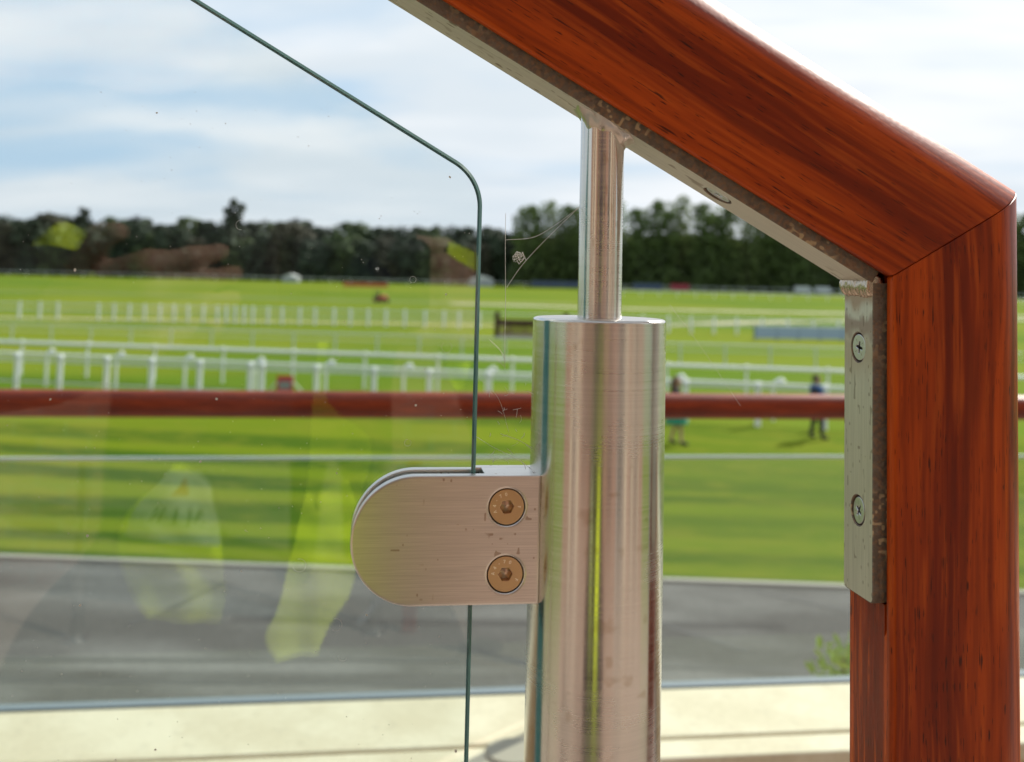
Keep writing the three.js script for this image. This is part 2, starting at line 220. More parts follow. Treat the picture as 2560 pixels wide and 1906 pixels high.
const barMap = texture(1024, 256, (u, v) => { const a = 0.5 * vnoise(u * 8, v * 120, 8, 120, 4) + 0.5 * vnoise(u * 20, v * 240, 20, 240, 5), k = lerp(0.54, 0.68, a) * lerp(0.9, 1.06, fbm(u * 5, v * 2, 5, 2, 3, 8)); const tea = sstep(0.74, 0.84, vnoise(u * 46, v * 30, 46, 30, 9)) * sstep(0.45, 0.7, fbm(u * 5, v * 2, 5, 2, 3, 41)); return mix3([k, k * 0.945, k * 0.84], [0.14, 0.07, 0.03], tea * 0.8); });
scaled(barMap, 0.2, 0.05);
const barSteel = new THREE.MeshPhysicalMaterial({ map: barMap, roughness: 0.46, metalness: 0.9, anisotropy: 0.3, anisotropyRotation: Math.PI / 2 });
const plateMap = texture(512, 128, (u, v) => { const a = 0.5 * vnoise(u * 6, v * 70, 6, 70, 4) + 0.5 * vnoise(u * 14, v * 128, 14, 128, 5), k = lerp(0.50, 0.68, a), d = u * 128 + (vnoise(u * 30, v * 9, 30, 9, 2) - 0.5) * 5; let c = [k, k * 0.945, k * 0.82]; const t = (x0, x1, x2, x3) => sstep(x0, x1, d) * (1 - sstep(x2, x3, d)); c = mix3(c, [0.40, 0.27, 0.19], t(-2, -1, 6, 11) * 0.85); c = mix3(c, [0.30, 0.20, 0.17], t(11, 15, 18, 22) * 0.75); c = mix3(c, [0.42, 0.30, 0.20], t(19, 23, 26, 40) * 0.5); const sp = sstep(0.84, 0.92, vnoise(u * 50, v * 22, 50, 22, 6)); return mix3(c, [0.16, 0.11, 0.07], sp * 0.5); });
scaled(plateMap, 0.128, 0.03);
const plateSteel = new THREE.MeshPhysicalMaterial({ map: plateMap, roughness: 0.44, metalness: 0.9, anisotropy: 0.3, anisotropyRotation: Math.PI / 2 });
const edgeMap = texture(1024, 128, (u, v) => { const a = fbm(u * 90, v * 8, 90, 8, 4, 3), b = fbm(u * 300, v * 24, 300, 24, 2, 13), s = sstep(0.6, 0.75, vnoise(u * 210, v * 22, 210, 22, 31)) * sstep(0.45, 0.7, vnoise(u * 14, v * 3, 14, 3, 33)); return mix3(mix3(mix3([0.095, 0.078, 0.062], [0.215, 0.18, 0.145], a), [0.24, 0.15, 0.09], sstep(0.45, 0.7, b) * 0.7), [0.50, 0.40, 0.25], s * 0.85); });
const edgeBump = texture(1024, 128, (u, v) => fbm(u * 260, v * 20, 260, 20, 3, 3), false); scaled(edgeMap, 0.3, 0.03); scaled(edgeBump, 0.3, 0.03);
const edgeSteel = new THREE.MeshStandardMaterial({ map: edgeMap, bumpMap: edgeBump, bumpScale: 0.0004, roughness: 0.6, metalness: 0.15 });
const weldSteel = new THREE.MeshPhysicalMaterial({ color: lin(0.56, 0.50, 0.44), roughness: 0.3, metalness: 1 });
const recessSteel = plain(0.30, 0.26, 0.22, 0.6, 0.6), rubber = plain(0.10, 0.10, 0.085, 0.7);

// ---------------------------------------------------------------- the stair rail, in its own plane: u along, v up, w toward the viewer (mm); 0 = post axis at lens height
const RAIL = V3(0.0327, EYE, -0.3804), SL = THREE.MathUtils.degToRad(29.3), TAN = Math.tan(SL), COS = Math.cos(SL), SIN = Math.sin(SL);
const FLOOR = (2.98 - EYE) / MM;
const barV = (u) => 55.4 - TAN * u, CU = 100, CV = barV(CU);             // the underside line of the flat bar and the corner where it turns down
function railThing(name, label, category, group) { const o = thing(name, label, category, group, RAIL.toArray(), T8); return o; }
function sweep(profile, stations) {                // profile(i): [[s, w, corner?]...] same count each; stations: map (s, w) -> [u, v, w] mm
  const n = stations[0].pts.length, pos = [], uv = [], idx = []; 
  const per = [0]; for (let k = 1; k <= n; k++) { const a = stations[0].pts[k - 1], b = stations[0].pts[k % n]; per.push(per[k - 1] + Math.hypot(a[0] - b[0], a[1] - b[1])); }
  stations.forEach((st, i) => { for (let k = 0; k <= n; k++) { const q = st.map(st.pts[k % n][0], st.pts[k % n][1]); pos.push(q[0] * MM, q[1] * MM, q[2] * MM); uv.push(st.len(st.pts[k % n][0]) * MM, per[k] * MM); } });
  for (let i = 0; i + 1 < stations.length; i++) for (let k = 0; k < n; k++) { const a = i * (n + 1) + k, b = a + n + 1; idx.push(a, a + 1, b, b, a + 1, b + 1); }
  const g = new THREE.BufferGeometry(); g.setAttribute('position', new THREE.Float32BufferAttribute(pos, 3)); g.setAttribute('uv', new THREE.Float32BufferAttribute(uv, 2)); g.setIndex(idx);
  return g;
}
function arc(cs, cw, r, a0, a1, n) { const o = []; for (let i = 0; i <= n; i++) { const a = lerp(a0, a1, i / n); o.push([cs + r * Math.cos(a), cw + r * Math.sin(a)]); } return o; }
function woodProfile(groove, inset = 0, floor = 6.1) {          // s outward from the bar, w across; inset pulls the skin in (for the eased end at a joint)
  const h = 17 - inset, top = 63 - inset, lo = 4.5 + inset, q = [];
  q.push([floor, -12.2], [floor, 11.7], [groove, 11.72], [groove, 13.3], [Math.min(lo, groove), 13.31]);
  q.push(...arc(lo + 2.2, h - 2.2, 2.2, Math.PI, Math.PI / 2, 5));
  q.push([lo + 9, h + 0.25], [lo + 18, h + 0.35]);
  const side = []; { let al = 0, ds = 0, dw = 0; const seg = [[0, 30, 8], [30, 60, 16], [60, 90, 6]]; for (const [a0, a1, L] of seg) for (let i = 0; i < 8; i++) { al = lerp(a0, a1, (i + 0.5) / 8) * Math.PI / 180; side.push([ds, dw]); ds += Math.cos(al) * L / 8; dw += Math.sin(al) * L / 8; } const k = h / dw; side.forEach((p) => { p[0] = top - (ds - p[0]) * k; p[1] = h - p[1] * k; }); }
  q.push(...side, [top, 0], ...side.slice().reverse().map(([s, w]) => [s, -w]));
  q.push([lo + 18, -h - 0.35], [lo + 9, -h - 0.25]);
  q.push(...arc(lo + 2.2, -h + 2.2, 2.2, -Math.PI / 2, -Math.PI, 5), [lo, -12.21]);
  return q;
}
function creased(g, deg = 40) { // split normals at sharp turns only
  const q = g.toNonIndexed(), p = q.attributes.position, nrm = new Float32Array(p.count * 3), faces = [], map = new Map(), key = (i) => `${Math.round(p.getX(i) * 2e6)},${Math.round(p.getY(i) * 2e6)},${Math.round(p.getZ(i) * 2e6)}`;
  for (let i = 0; i < p.count; i += 3) { const a = V3().fromBufferAttribute(p, i), b = V3().fromBufferAttribute(p, i + 1), c = V3().fromBufferAttribute(p, i + 2), n = b.clone().sub(a).cross(c.clone().sub(a)); const ar = n.length(); faces.push([n.normalize(), ar]); for (let k = 0; k < 3; k++) { const s = key(i + k); if (!map.has(s)) map.set(s, []); map.get(s).push(i / 3); } }
  const lim = Math.cos(deg * Math.PI / 180);
  for (let i = 0; i < p.count; i++) { const f = faces[Math.floor(i / 3)][0], n = V3(); for (const j of map.get(key(i))) if (faces[j][0].dot(f) > lim) n.addScaledVector(faces[j][0], faces[j][1]); n.normalize(); nrm.set([n.x, n.y, n.z], i * 3); }
  q.setAttribute('normal', new THREE.BufferAttribute(nrm, 3)); return q;
}
const slopeMap = (d) => (s, w) => [CU - d * COS + s * SIN, CV + d * SIN + s * COS, w];          // d mm up the slope from the corner
const downMap = (d) => (s, w) => [CU + s, CV - d, w];                                          // d mm down the newel
const mitre = (SIN - 1) / COS;                                                                 // d at the joint per s: slope d = s*k
const rail = railThing('stair_handrail', 'polished red-brown wooden handrail turning down into a newel, steel bar beneath', 'handrail');
{
  const k = (1 - SIN) / COS, pr = woodProfile(9), st = [];
  for (const d of [1400, 1000, 600, 400, 300, 200, 150, 100, 60]) st.push({ pts: pr, map: slopeMap(d), len: () => d });
  for (const [e, ins] of [[1.2, 0], [0.45, 0.05], [0.1, 0.4]]) { const pts = woodProfile(9, ins); st.push({ pts, map: (s, w) => slopeMap(-s * k + e)(s, w), len: (s) => -s * k }); }
  part('sloped_rail', creased(sweep(null, st), 38), wood, rail);
  const sd = [];
  for (const [e, ins] of [[0.1, 0.4], [0.45, 0.05], [1.2, 0]]) { const pts = woodProfile(9, ins); sd.push({ pts, map: (s, w) => downMap(-s * k + e)(s, w), len: (s) => -s * k + 137 }); }
  for (const d of [30, 70, 100, 115.6]) sd.push({ pts: pr, map: downMap(d), len: () => d + 137 });
  for (const d of [115.7, 118, 121, 124, 127]) { const pts = woodProfile(lerp(8.5, 4.5, (d - 115.7) / 11.3), 0, 4.5); sd.push({ pts, map: downMap(d), len: () => d + 137 }); }
  const pe = woodProfile(4.5, 0, 4.5); for (const d of [128, 160, 300, 700, CV - FLOOR]) sd.push({ pts: pe, map: downMap(d), len: () => d + 137 });
  part('newel', creased(sweep(null, sd), 38), wood, rail).userData.label = 'upright newel end of the handrail below the mitre joint';
}
function barGeometry(L, W, th, holes, round = 1.2) { // a flat bar: length along x, width along y, thickness along z; real screw holes
  const s = new THREE.Shape(), h = W / 2 - 0.4, r = round; s.moveTo(0.4, -h); s.lineTo(L - r, -h); s.quadraticCurveTo(L, -h, L, -h + r); s.lineTo(L, h - r); s.quadraticCurveTo(L, h, L - r, h); s.lineTo(0.4, h); s.closePath();
  for (const [x, rr] of holes) { const q = new THREE.Path(); q.absarc(x, 0, rr, 0, Math.PI * 2, true); s.holes.push(q); }
  const g = extrudeMM(s, { depth: th - 0.8, bevelEnabled: true, bevelThickness: 0.4, bevelSize: 0.4, bevelSegments: 2, curveSegments: 28 }, 0.4);
  return g;
}
{
  const BW = 23, L = 1398, mat = [barSteel, edgeSteel];
  const b = part('flat_bar', barGeometry(L, BW, 6, [[L - 64, 5.9]]), mat, rail); // local x down the slope, y across, z into the wood
  const X = V3(COS, -SIN, 0), Z = V3(SIN, COS, 0), Y = Z.clone().cross(X);
  b.matrixAutoUpdate = true; b.quaternion.setFromRotationMatrix(new THREE.Matrix4().makeBasis(X, Y, Z)); b.position.set(CU * MM, CV * MM, 0).addScaledVector(X, -L * MM);
  const p = part('newel_plate', barGeometry(115.5, BW, 6, [[24.3, 5.9], [84.8, 5.9]], 2), [plateSteel, edgeSteel], rail);
  const X2 = V3(0, -1, 0), Z2 = V3(1, 0, 0), Y2 = Z2.clone().cross(X2); p.quaternion.setFromRotationMatrix(new THREE.Matrix4().makeBasis(X2, Y2, Z2)); p.position.set(CU * MM, (CV + 0.2) * MM, 0);
  // cross-head screws, sunk in their holes
  const headShape = new THREE.Shape(); headShape.absarc(0, 0, 4.7, 0, Math.PI * 2);
  const cross = new THREE.Path(), cr = [[2.5, 0.55], [0.75, 0.75], [0.55, 2.5], [-0.55, 2.5], [-0.75, 0.75], [-2.5, 0.55], [-2.5, -0.55], [-0.75, -0.75], [-0.55, -2.5], [0.55, -2.5], [0.75, -0.75], [2.5, -0.55]]; cr.reverse().forEach(([x, y], i) => (i ? cross.lineTo(x, y) : cross.moveTo(x, y))); headShape.holes.push(cross);
  const headG = new THREE.ExtrudeGeometry(headShape, { depth: 3.4, bevelEnabled: true, bevelThickness: 0.25, bevelSize: 0.2, bevelSegments: 2, curveSegments: 32 }); headG.scale(MM, MM, MM);
  const ticks = []; for (let i = 0; i < 4; i++) { const t = box(1.3, 0.16, 0.1, 2.9, 0, -0.24); t.rotateZ(Math.PI / 4 + i * Math.PI / 2); t.scale(MM, MM, MM); ticks.push(t); }
  const tickG = merge(ticks), floorG = at(new THREE.CircleGeometry(0.0059, 32), 0, 0, 0.0042), screwM = new THREE.MeshPhysicalMaterial({ color: lin(0.62, 0.62, 0.64), roughness: 0.34, metalness: 1 });
  for (const [holder, x, spin, tilt] of [[b, L - 64, 0.5, 0.05], [p, 24.3, 0.2, -0.04], [p, 84.8, 0.55, 0.06]]) {
    const s = new THREE.Group(); s.name = 'screw'; s.position.copy(V3(x * MM, 0, 0.0006).applyQuaternion(holder.quaternion).add(holder.position)); s.quaternion.copy(holder.quaternion).multiply(new THREE.Quaternion().setFromEuler(new THREE.Euler(tilt, tilt * 0.6, spin))); rail.add(s);
    part('head', headG, screwM, s); part('slot_mark', tickG, recessSteel, s); part('socket_floor', floorG, recessSteel, s);
  }
  // weld across the inner corner: overlapping ripples
  const weld = fieldGeometry((x, y, z) => { const rip = 0.32 * Math.sin(z * 2.6 + (x - y) * 0.35 + Math.sin(z) * 0.4), n = (noise3(x * 0.6, y * 0.6, z * 0.6, 3) - 0.5) * 0.9; return Math.max(Math.hypot(x - (CU + 1.1), (y - (CV - 0.9)) * 0.8) - 3.4 + rip * 0.6 + n, Math.abs(z) - 11.3); }, [CU - 6, CV - 8, -12.4], [CU + 5, CV + 5, 12.4], 0.42); weld.scale(MM, MM, MM);
  part('corner_weld', weld, new THREE.MeshPhysicalMaterial({ color: lin(0.50, 0.42, 0.33), roughness: 0.26, metalness: 1 }), rail);
}
shade(rail);

// ---------------------------------------------------------------- steel post with its slim rod
function lathe(pts, n = 96) { const g = new THREE.LatheGeometry(pts.map(([r, y]) => new THREE.Vector2(r * MM, y * MM)), n); const uv = g.attributes.uv, p = g.attributes.position; for (let i = 0; i < p.count; i++) uv.setXY(i, uv.getX(i), p.getY(i) / 0.16); return g; }
function makePost(label, u, topV, barAt) {
  const o = railThing('balustrade_post', label, 'post', 'stair rail posts'); o.position.add(TU.clone().multiplyScalar(u * MM));
  part('tube', lathe([[24.15, FLOOR], [24.15, topV - 1.1], [23.95, topV - 0.5], [23.4, topV - 0.12], [22.9, topV]]), tubeSteel, o);
  part('cap', at(new THREE.CircleGeometry(22.95 * MM, 72).rotateX(-Math.PI / 2), 0, (topV - 0.02) * MM, 0), jawSteel, o);
  part('rod', lathe([[8.02, topV - 0.5], [8.02, barAt + 3]], 64), tubeSteel, o);
  part('base_flange', lathe([[52, FLOOR], [52, FLOOR + 6], [50, FLOOR + 8], [24.2, FLOOR + 8]]), jawSteel, o);
  // lumpy ground-back weld between rod and bar
  const f = fieldGeometry((x, y, z) => {
    const under = barAt - TAN * x - y, r = Math.hypot(x, z), ang = Math.atan2(z, x), lump = 1.5 * Math.sin(ang * 3 + 0.8) + 0.9 * Math.sin(ang * 7 + 2) + (noise3(x * 0.35 + 9, y * 0.35, z * 0.35, 6) - 0.5) * 3.2, fr = 4.4 + lump * 0.75;
    const d = Math.max(under, 0), flare = 8.0 + Math.max(0, fr - d) * Math.max(0, fr - d) / (2 * fr) * 1.5 - (d > fr ? (d - fr) * 0.5 : 0);
    return Math.max(r - flare, -under - 1.2, Math.abs(z) - 12.6) * 0.8;
  }, [-17, barAt - 16, -13.5], [17, barAt + 11, 13.5], 0.5); f.scale(MM, MM, MM);
  part('weld', f, weldSteel, o);
  return shade(o);
}
makePost('brushed steel post with slim rod on top carrying the handrail beside the glass clamp', 0, -15.4, 55.4);
makePost('brushed steel post farther up the slope at the other glass end', -1120, 613, 55.4 + TAN * 1120);

// ---------------------------------------------------------------- glass panel
const glassTop = (u) => 44.5 - 0.577 * (u + 62.3);
{
  const o = railThing('glass_screen', 'clear toughened glass panel with green edge and rounded corner held by the steel clamp', 'glass panel');
  const ER = -44.4, EL = -1075, c = 1.0, s = new THREE.Shape(), X = ER - c, top = (u) => glassTop(u) - c, r = 18, a = Math.atan(0.577), tl = r * Math.tan((Math.PI / 2 - a) / 2), cv = top(X);
  s.moveTo(EL, top(EL) - 900); s.lineTo(X, FLOOR + 90); s.lineTo(X, cv - tl);
  const cx = X - r, cy = cv - tl; s.absarc(cx, cy, r, 0, Math.PI / 2 - a, false); s.lineTo(EL, top(EL)); s.closePath();
  const g = new THREE.ExtrudeGeometry(s, { depth: 10.4 - 2 * c, bevelEnabled: true, bevelThickness: c, bevelSize: c, bevelSegments: 1, curveSegments: 24 }); g.translate(0, 0, -5.2 + c); g.scale(MM, MM, MM);
  const gl = (rough) => new THREE.MeshPhysicalMaterial({ color: 0xffffff, transmission: 1, thickness: 0.008, ior: 1.52, roughness: rough, attenuationColor: lin(0.66, 0.90, 0.86), attenuationDistance: 0.09 });
  { const side = g.groups[1], p = g.attributes.position, nn = g.attributes.normal, arr = {}; const order = [[], []]; for (let i = side.start; i < side.start + side.count; i += 3) order[Math.abs(nn.getZ(i) + nn.getZ(i + 1) + nn.getZ(i + 2)) / 3 > 0.3 ? 1 : 0].push(i, i + 1, i + 2); const all = []; for (let i = 0; i < side.start; i++) all.push(i); all.push(...order[0], ...order[1]); g.setIndex(all); g.clearGroups(); g.addGroup(0, side.start, 0); g.addGroup(side.start, order[0].length, 1); g.addGroup(side.start + order[0].length, order[1].length, 2); }
  part('pane', g, [gl(0), new THREE.MeshPhysicalMaterial({ color: lin(0.02, 0.105, 0.11), transmission: 0.2, thickness: 0.008, ior: 1.52, roughness: 0.3, attenuationColor: lin(0.66, 0.90, 0.86), attenuationDistance: 0.09 }), new THREE.MeshPhysicalMaterial({ color: lin(0.12, 0.25, 0.24), transmission: 0.15, thickness: 0.008, ior: 1.52, roughness: 0.25, attenuationColor: lin(0.66, 0.90, 0.86), attenuationDistance: 0.09 })], o);
  // dust and dried specks on the viewer's side of the glass
  const rnd = rng(77), list = [];
  for (let i = 0; i < 520; i++) { const u = -250 + rnd() * 205, v = -180 + rnd() * (Math.min(60, glassTop(u) - 6) + 180); if (v > glassTop(u) - 5) continue; const big = rnd() < 0.05, q = new THREE.CircleGeometry((big ? 0.28 + rnd() * 0.2 : 0.07 + rnd() * 0.11), 6); q.scale(0.6 + rnd() * 0.8, 1, 1); q.rotateZ(rnd() * 6.3); q.translate(u, v, 5.23); q.scale(MM, MM, MM); list.push(q); }
  for (let i = 0; i < 9; i++) { const u = -230 + rnd() * 180, v = -170 + rnd() * 190, q = new THREE.TorusGeometry(1 + rnd() * 1.3, 0.045, 4, 20, 2 + rnd() * 4); q.rotateZ(rnd() * 6); q.translate(u, v, 5.24); q.scale(MM, MM, MM); list.push(q); }
  const d = part('dust', merge(list), plain(0.62, 0.62, 0.58, 0.9), o); d.userData.kind = 'stuff';
}

// ---------------------------------------------------------------- glass clamp
{
  const o = railThing('glass_clamp', 'brushed steel D-shaped glass clamp with two hex socket screws fixed to the post', 'clamp');
  const v0 = -114, v1 = -70, r = 22, uL = -87.2, cx = uL + r, cv = -92, B = 0.9, uR = -22.0, screws = [[-33.8, -80.9], [-33.8, -103.8]];
  const outline = (inset, right) => { const s = new THREE.Shape(); s.moveTo(cx, v0 + inset); s.lineTo(right, v0 + inset); s.lineTo(right, v1 - inset); s.lineTo(cx, v1 - inset); s.absarc(cx, cv, r - inset, Math.PI / 2, Math.PI * 1.5, false); return s; };
  const jf = (() => { const s = outline(B, uR - B); for (const [x, y] of screws) { const p = new THREE.Path(); p.absarc(x, y, 6.4 + B, 0, Math.PI * 2, true); s.holes.push(p); } return extrudeMM(s, { depth: 3.3, bevelEnabled: true, bevelThickness: 0.55, bevelSize: B, bevelSegments: 4, curveSegments: 48 }, 5.6 + 0.55); })();
  part('front_jaw', creased(jf, 32), jawSteel, o);
  const jb = extrudeMM(outline(B, uR - B), { depth: 3.3, bevelEnabled: true, bevelThickness: 0.55, bevelSize: B, bevelSegments: 4, curveSegments: 48 }, -10 + 0.55); part('back_jaw', creased(jb, 32), jawSteel, o);
  part('spacer_block', at(new RoundedBoxGeometry(17.5 * MM, 43.9 * MM, 11.3 * MM, 2, 0.3 * MM), (-41.4 + 8.75) * MM, cv * MM, 0), jawSteel, o);
  for (const z of [5.21, -5.59]) { const g = new THREE.ExtrudeGeometry(outline(1.6, -42), { depth: 0.38, bevelEnabled: false, curveSegments: 40 }); g.translate(0, 0, z); g.scale(MM, MM, MM); part('gasket', g, rubber, o); }
  const headTex = canvasTexture(512, 512, (c, w) => { c.fillStyle = '#cdb08c'; c.fillRect(0, 0, w, w); c.translate(w / 2, w / 2); c.fillStyle = '#f6efe2'; c.font = 'bold 66px sans-serif'; c.textAlign = 'center'; c.textBaseline = 'middle'; [...'A4-70'].forEach((ch, i) => { c.save(); c.rotate((-112 + i * 27) * Math.PI / 180 - Math.PI / 2 + Math.PI / 2); c.translate(0, -178); c.fillText(ch, 0, 0); c.restore(); }); c.save(); c.rotate(Math.PI / 2); c.translate(0, -178); c.fillText('F', 0, 0); c.restore(); });
  headTex.repeat.set(1 / 12.4, 1 / 12.4); headTex.offset.set(0.5, 0.5); headTex.wrapS = headTex.wrapT = THREE.ClampToEdgeWrapping;
  const headM = new THREE.MeshPhysicalMaterial({ map: headTex, roughness: 0.3, metalness: 1 }), sockM = new THREE.MeshPhysicalMaterial({ color: lin(0.62, 0.5, 0.4), roughness: 0.28, metalness: 1 });
  for (const [i, [x, y]] of screws.entries()) {
    const s = new THREE.Group(); s.name = 'socket_screw'; s.position.set(x * MM, y * MM, 7.1 * MM); s.rotation.z = i ? -0.45 : 0; o.add(s);
    const sh = new THREE.Shape(); sh.absarc(0, 0, 5.85, 0, Math.PI * 2); const hx = new THREE.Path(); for (let k = 0; k <= 6; k++) { const a = -k * Math.PI / 3 + (i ? 0.5 : 0.12); k ? hx.lineTo(2.75 * Math.cos(a), 2.75 * Math.sin(a)) : hx.moveTo(2.75 * Math.cos(a), 2.75 * Math.sin(a)); } sh.holes.push(hx);
    const hg = new THREE.ExtrudeGeometry(sh, { depth: 2.1, bevelEnabled: true, bevelThickness: 0.25, bevelSize: 0.25, bevelSegments: 2, curveSegments: 40 }); hg.scale(MM, MM, MM); { const uv = hg.attributes.uv, p = hg.attributes.position; for (let k = 0; k < p.count; k++) uv.setXY(k, p.getX(k) / MM, p.getY(k) / MM); }
    part('head', hg, headM, s); const fl = new THREE.ConeGeometry(2.7 * MM, 0.9 * MM, 6); fl.rotateX(Math.PI / 2); fl.rotateZ(0.2); fl.translate(0, 0, 0.4 * MM); part('hex_socket', fl, sockM, s);
    part('counterbore', at(new THREE.CircleGeometry(7 * MM, 32), 0, 0, -1.2 * MM), recessSteel, s);
  }
  shade(o);
}

// ---------------------------------------------------------------- cobweb between glass and post
{
  const o = railThing('cobweb', 'fine grey cobweb with a small tangle strung between glass edge and post', 'cobweb'), silk = plain(0.62, 0.6, 0.55, 0.6), rnd = rng(9);
  const line = (pts, r) => tube(pts.map(([u, v, w]) => [u * MM, v * MM, w * MM]), r * MM, 20, 4);
  const th = [line([[-35.6, 21.5, 2], [-35.4, 8, 2], [-34.9, -10, 2], [-34.8, -24, 2], [-34.6, -34, 2]], 0.075), line([[-35.2, 12, 2], [-25.4, 13.2, 3], [-18, 17.5, 3], [-8.3, 24.8, 1]], 0.07), line([[-8.3, 24.8, 1], [-17, 16.5, 3], [-29, 3.5, 3], [-34.6, -5, 2]], 0.08), line([[-44.4, -58, 0], [-38, -61.5, 4], [-30, -65, 7], [-24, -69, 9]], 0.06), line([[-43, -38, 0], [-37, -44, 3], [-33, -56, 5]], 0.05), line([[-40, -24, 0], [-36, -28, 2], [-34.5, -31, 2]], 0.09), line([[-38, -30, 1], [-35, -33, 2]], 0.08), line([[-24.5, -61.5, 4], [-30, -58.5, 5], [-36, -56.5, 5]], 0.07), line([[24, -10, 8], [34, -24, 12], [48, -45, 16]], 0.035), line([[-10, -18, 12], [-7, 0, 8], [-8.1, 24, 2]], 0.03)];
  for (let i = 0; i < 26; i++) { const u = -43 + rnd() * 17, v = -38 - rnd() * 31, a = rnd() * 6.3, L = 0.6 + rnd() * 2.6; th.push(line([[u, v, 3], [u + Math.cos(a) * L * 0.5 + rnd() * 0.5, v + Math.sin(a) * L * 0.5, 4], [u + Math.cos(a) * L, v + Math.sin(a) * L, 4.5]], 0.045 + rnd() * 0.04)); }
  part('threads', merge(th), silk, o).userData.kind = 'stuff';
  const tg = []; for (let i = 0; i < 5; i++) { const q = []; for (let k = 0; k < 5; k++) { const a = rnd() * 6.3, R = 1.3 + rnd() * 1.7; q.push([-30.2 + Math.cos(a) * R, 5.6 + Math.sin(a) * R * 0.8, 3 + (rnd() - 0.5) * 2]); } tg.push(tube(q.map((p) => p.map((c) => c * MM)), (0.07 + rnd() * 0.04) * MM, 40, 4)); }
  part('tangle', merge(tg), silk, o).userData.kind = 'stuff';
}
// ---------------------------------------------------------------- terrace balustrade: round wooden rail over glass
function along(a, y, tow) { return V3().addScaledVector(TU, a).addScaledVector(TN, -tow).setY(y); }
{
  const o = thing('terrace_balustrade', 'round dark red wooden rail above clear glass panes along the terrace ledge', 'balustrade', null, [0, 0, 0], T8);
  const rm = new THREE.MeshPhysicalMaterial({ map: woodMap, color: lin(0.6, 0.5, 0.6), roughness: 0.5, specularIntensity: 0.5, clearcoat: 0.12, clearcoatRoughness: 0.3 });
  const g = rod([-4, 4.111, -2.285], [4.5, 4.111, -2.285], 0.0285, 0.0285, 28); { const uv = g.attributes.uv, p = g.attributes.position; for (let i = 0; i < p.count; i++) uv.setXY(i, p.getX(i), uv.getX(i) * 0.18); }
  part('rail', g, rm, o);
  const gm = new THREE.MeshPhysicalMaterial({ color: lin(0.93, 0.97, 0.95), transmission: 1, thickness: 0, roughness: 0, ior: 1.52 }), em = plain(0.40, 0.52, 0.50, 0.25);
  for (const [a, b] of [[-3.5, -1.42], [-1.4, 0.525], [0.545, 2.45], [2.47, 4.4]]) { const p = part('pane', box(b - a, 0.492, 0.0004, (a + b) / 2, 3.747, -2.2945), gm, o); part('edge', box(b - a, 0.006, 0.010, (a + b) / 2, 3.9965, -2.29), em, p); }
  for (const a of [-1.41, 0.535, 2.46]) { const p = part('post', rod([a, 3.4905, -2.235], [a, 4.06, -2.235], 0.016, 0.016, 20), tubeSteel, o); part('bracket', rod([a, 4.055, -2.235], [a, 4.1, -2.275], 0.007), jawSteel, p); part('foot', rod([a, 3.4905, -2.235], [a, 3.498, -2.235], 0.034, 0.033, 28), jawSteel, p); }
}
{ const p = along(0.31, 3.4885, 2.015), o = thing('floor_shadow', 'flat grey disc standing in for a shadow on the front strip of the cream ledge', 'cap', null, p.toArray(), T8); part('disc', at(new THREE.CylinderGeometry(0.052, 0.054, 0.006, 40), 0, 0.0032, 0), plain(0.34, 0.31, 0.24, 0.6), o); part('lip', at(new THREE.CylinderGeometry(0.054, 0.056, 0.003, 40), 0, 0.0015, 0), plain(0.40, 0.36, 0.28, 0.6), o); }  // grey disc stands in for a rounded shadow lying on the ledge

// leafy shrub climbing the outer wall, its top just over the ledge
{
  const c = along(1.275, 0, 2.62), o = thing('shrub', 'bright green leafy shrub growing up behind the terrace glass', 'shrub', null, [c.x, -0.002, c.z], 0), rnd = rng(12), stems = [], leaves = [];
  for (let i = 0; i < 9; i++) { const a = rnd() * 6.3, R = 0.02 + rnd() * 0.05, h = 2.95 + rnd() * 0.5; stems.push(tube([[0, 0, 0], [Math.cos(a) * R * 0.5, h * 0.5, Math.sin(a) * R * 0.5], [Math.cos(a) * R, h, Math.sin(a) * R]], 0.006, 12, 5)); }
  for (let i = 0; i < 900; i++) { const a = rnd() * 6.3, y = 2.2 + 1.25 * Math.pow(rnd(), 0.5), R = (0.02 + rnd() * 0.09) * (y > 3.38 ? 0.75 : 1), L = 0.022 + rnd() * 0.024, s = new THREE.Shape(); s.moveTo(0, 0); s.quadraticCurveTo(L * 0.35, L * 0.5, 0, L); s.quadraticCurveTo(-L * 0.35, L * 0.5, 0, 0); const q = new THREE.ShapeGeometry(s, 3); q.rotateX(rnd() * 1.4 - 0.7); q.rotateZ(rnd() * 3 - 1.5); q.rotateY(rnd() * 6.3); q.translate(Math.cos(a) * R, y, Math.sin(a) * R); leaves.push(q); }
  part('stem', merge(stems), plain(0.12, 0.09, 0.05, 0.8), o); part('foliage', merge(leaves), new THREE.MeshPhysicalMaterial({ color: lin(0.30, 0.44, 0.045), roughness: 0.45, transmission: 0.25, thickness: 0 }), o);
}

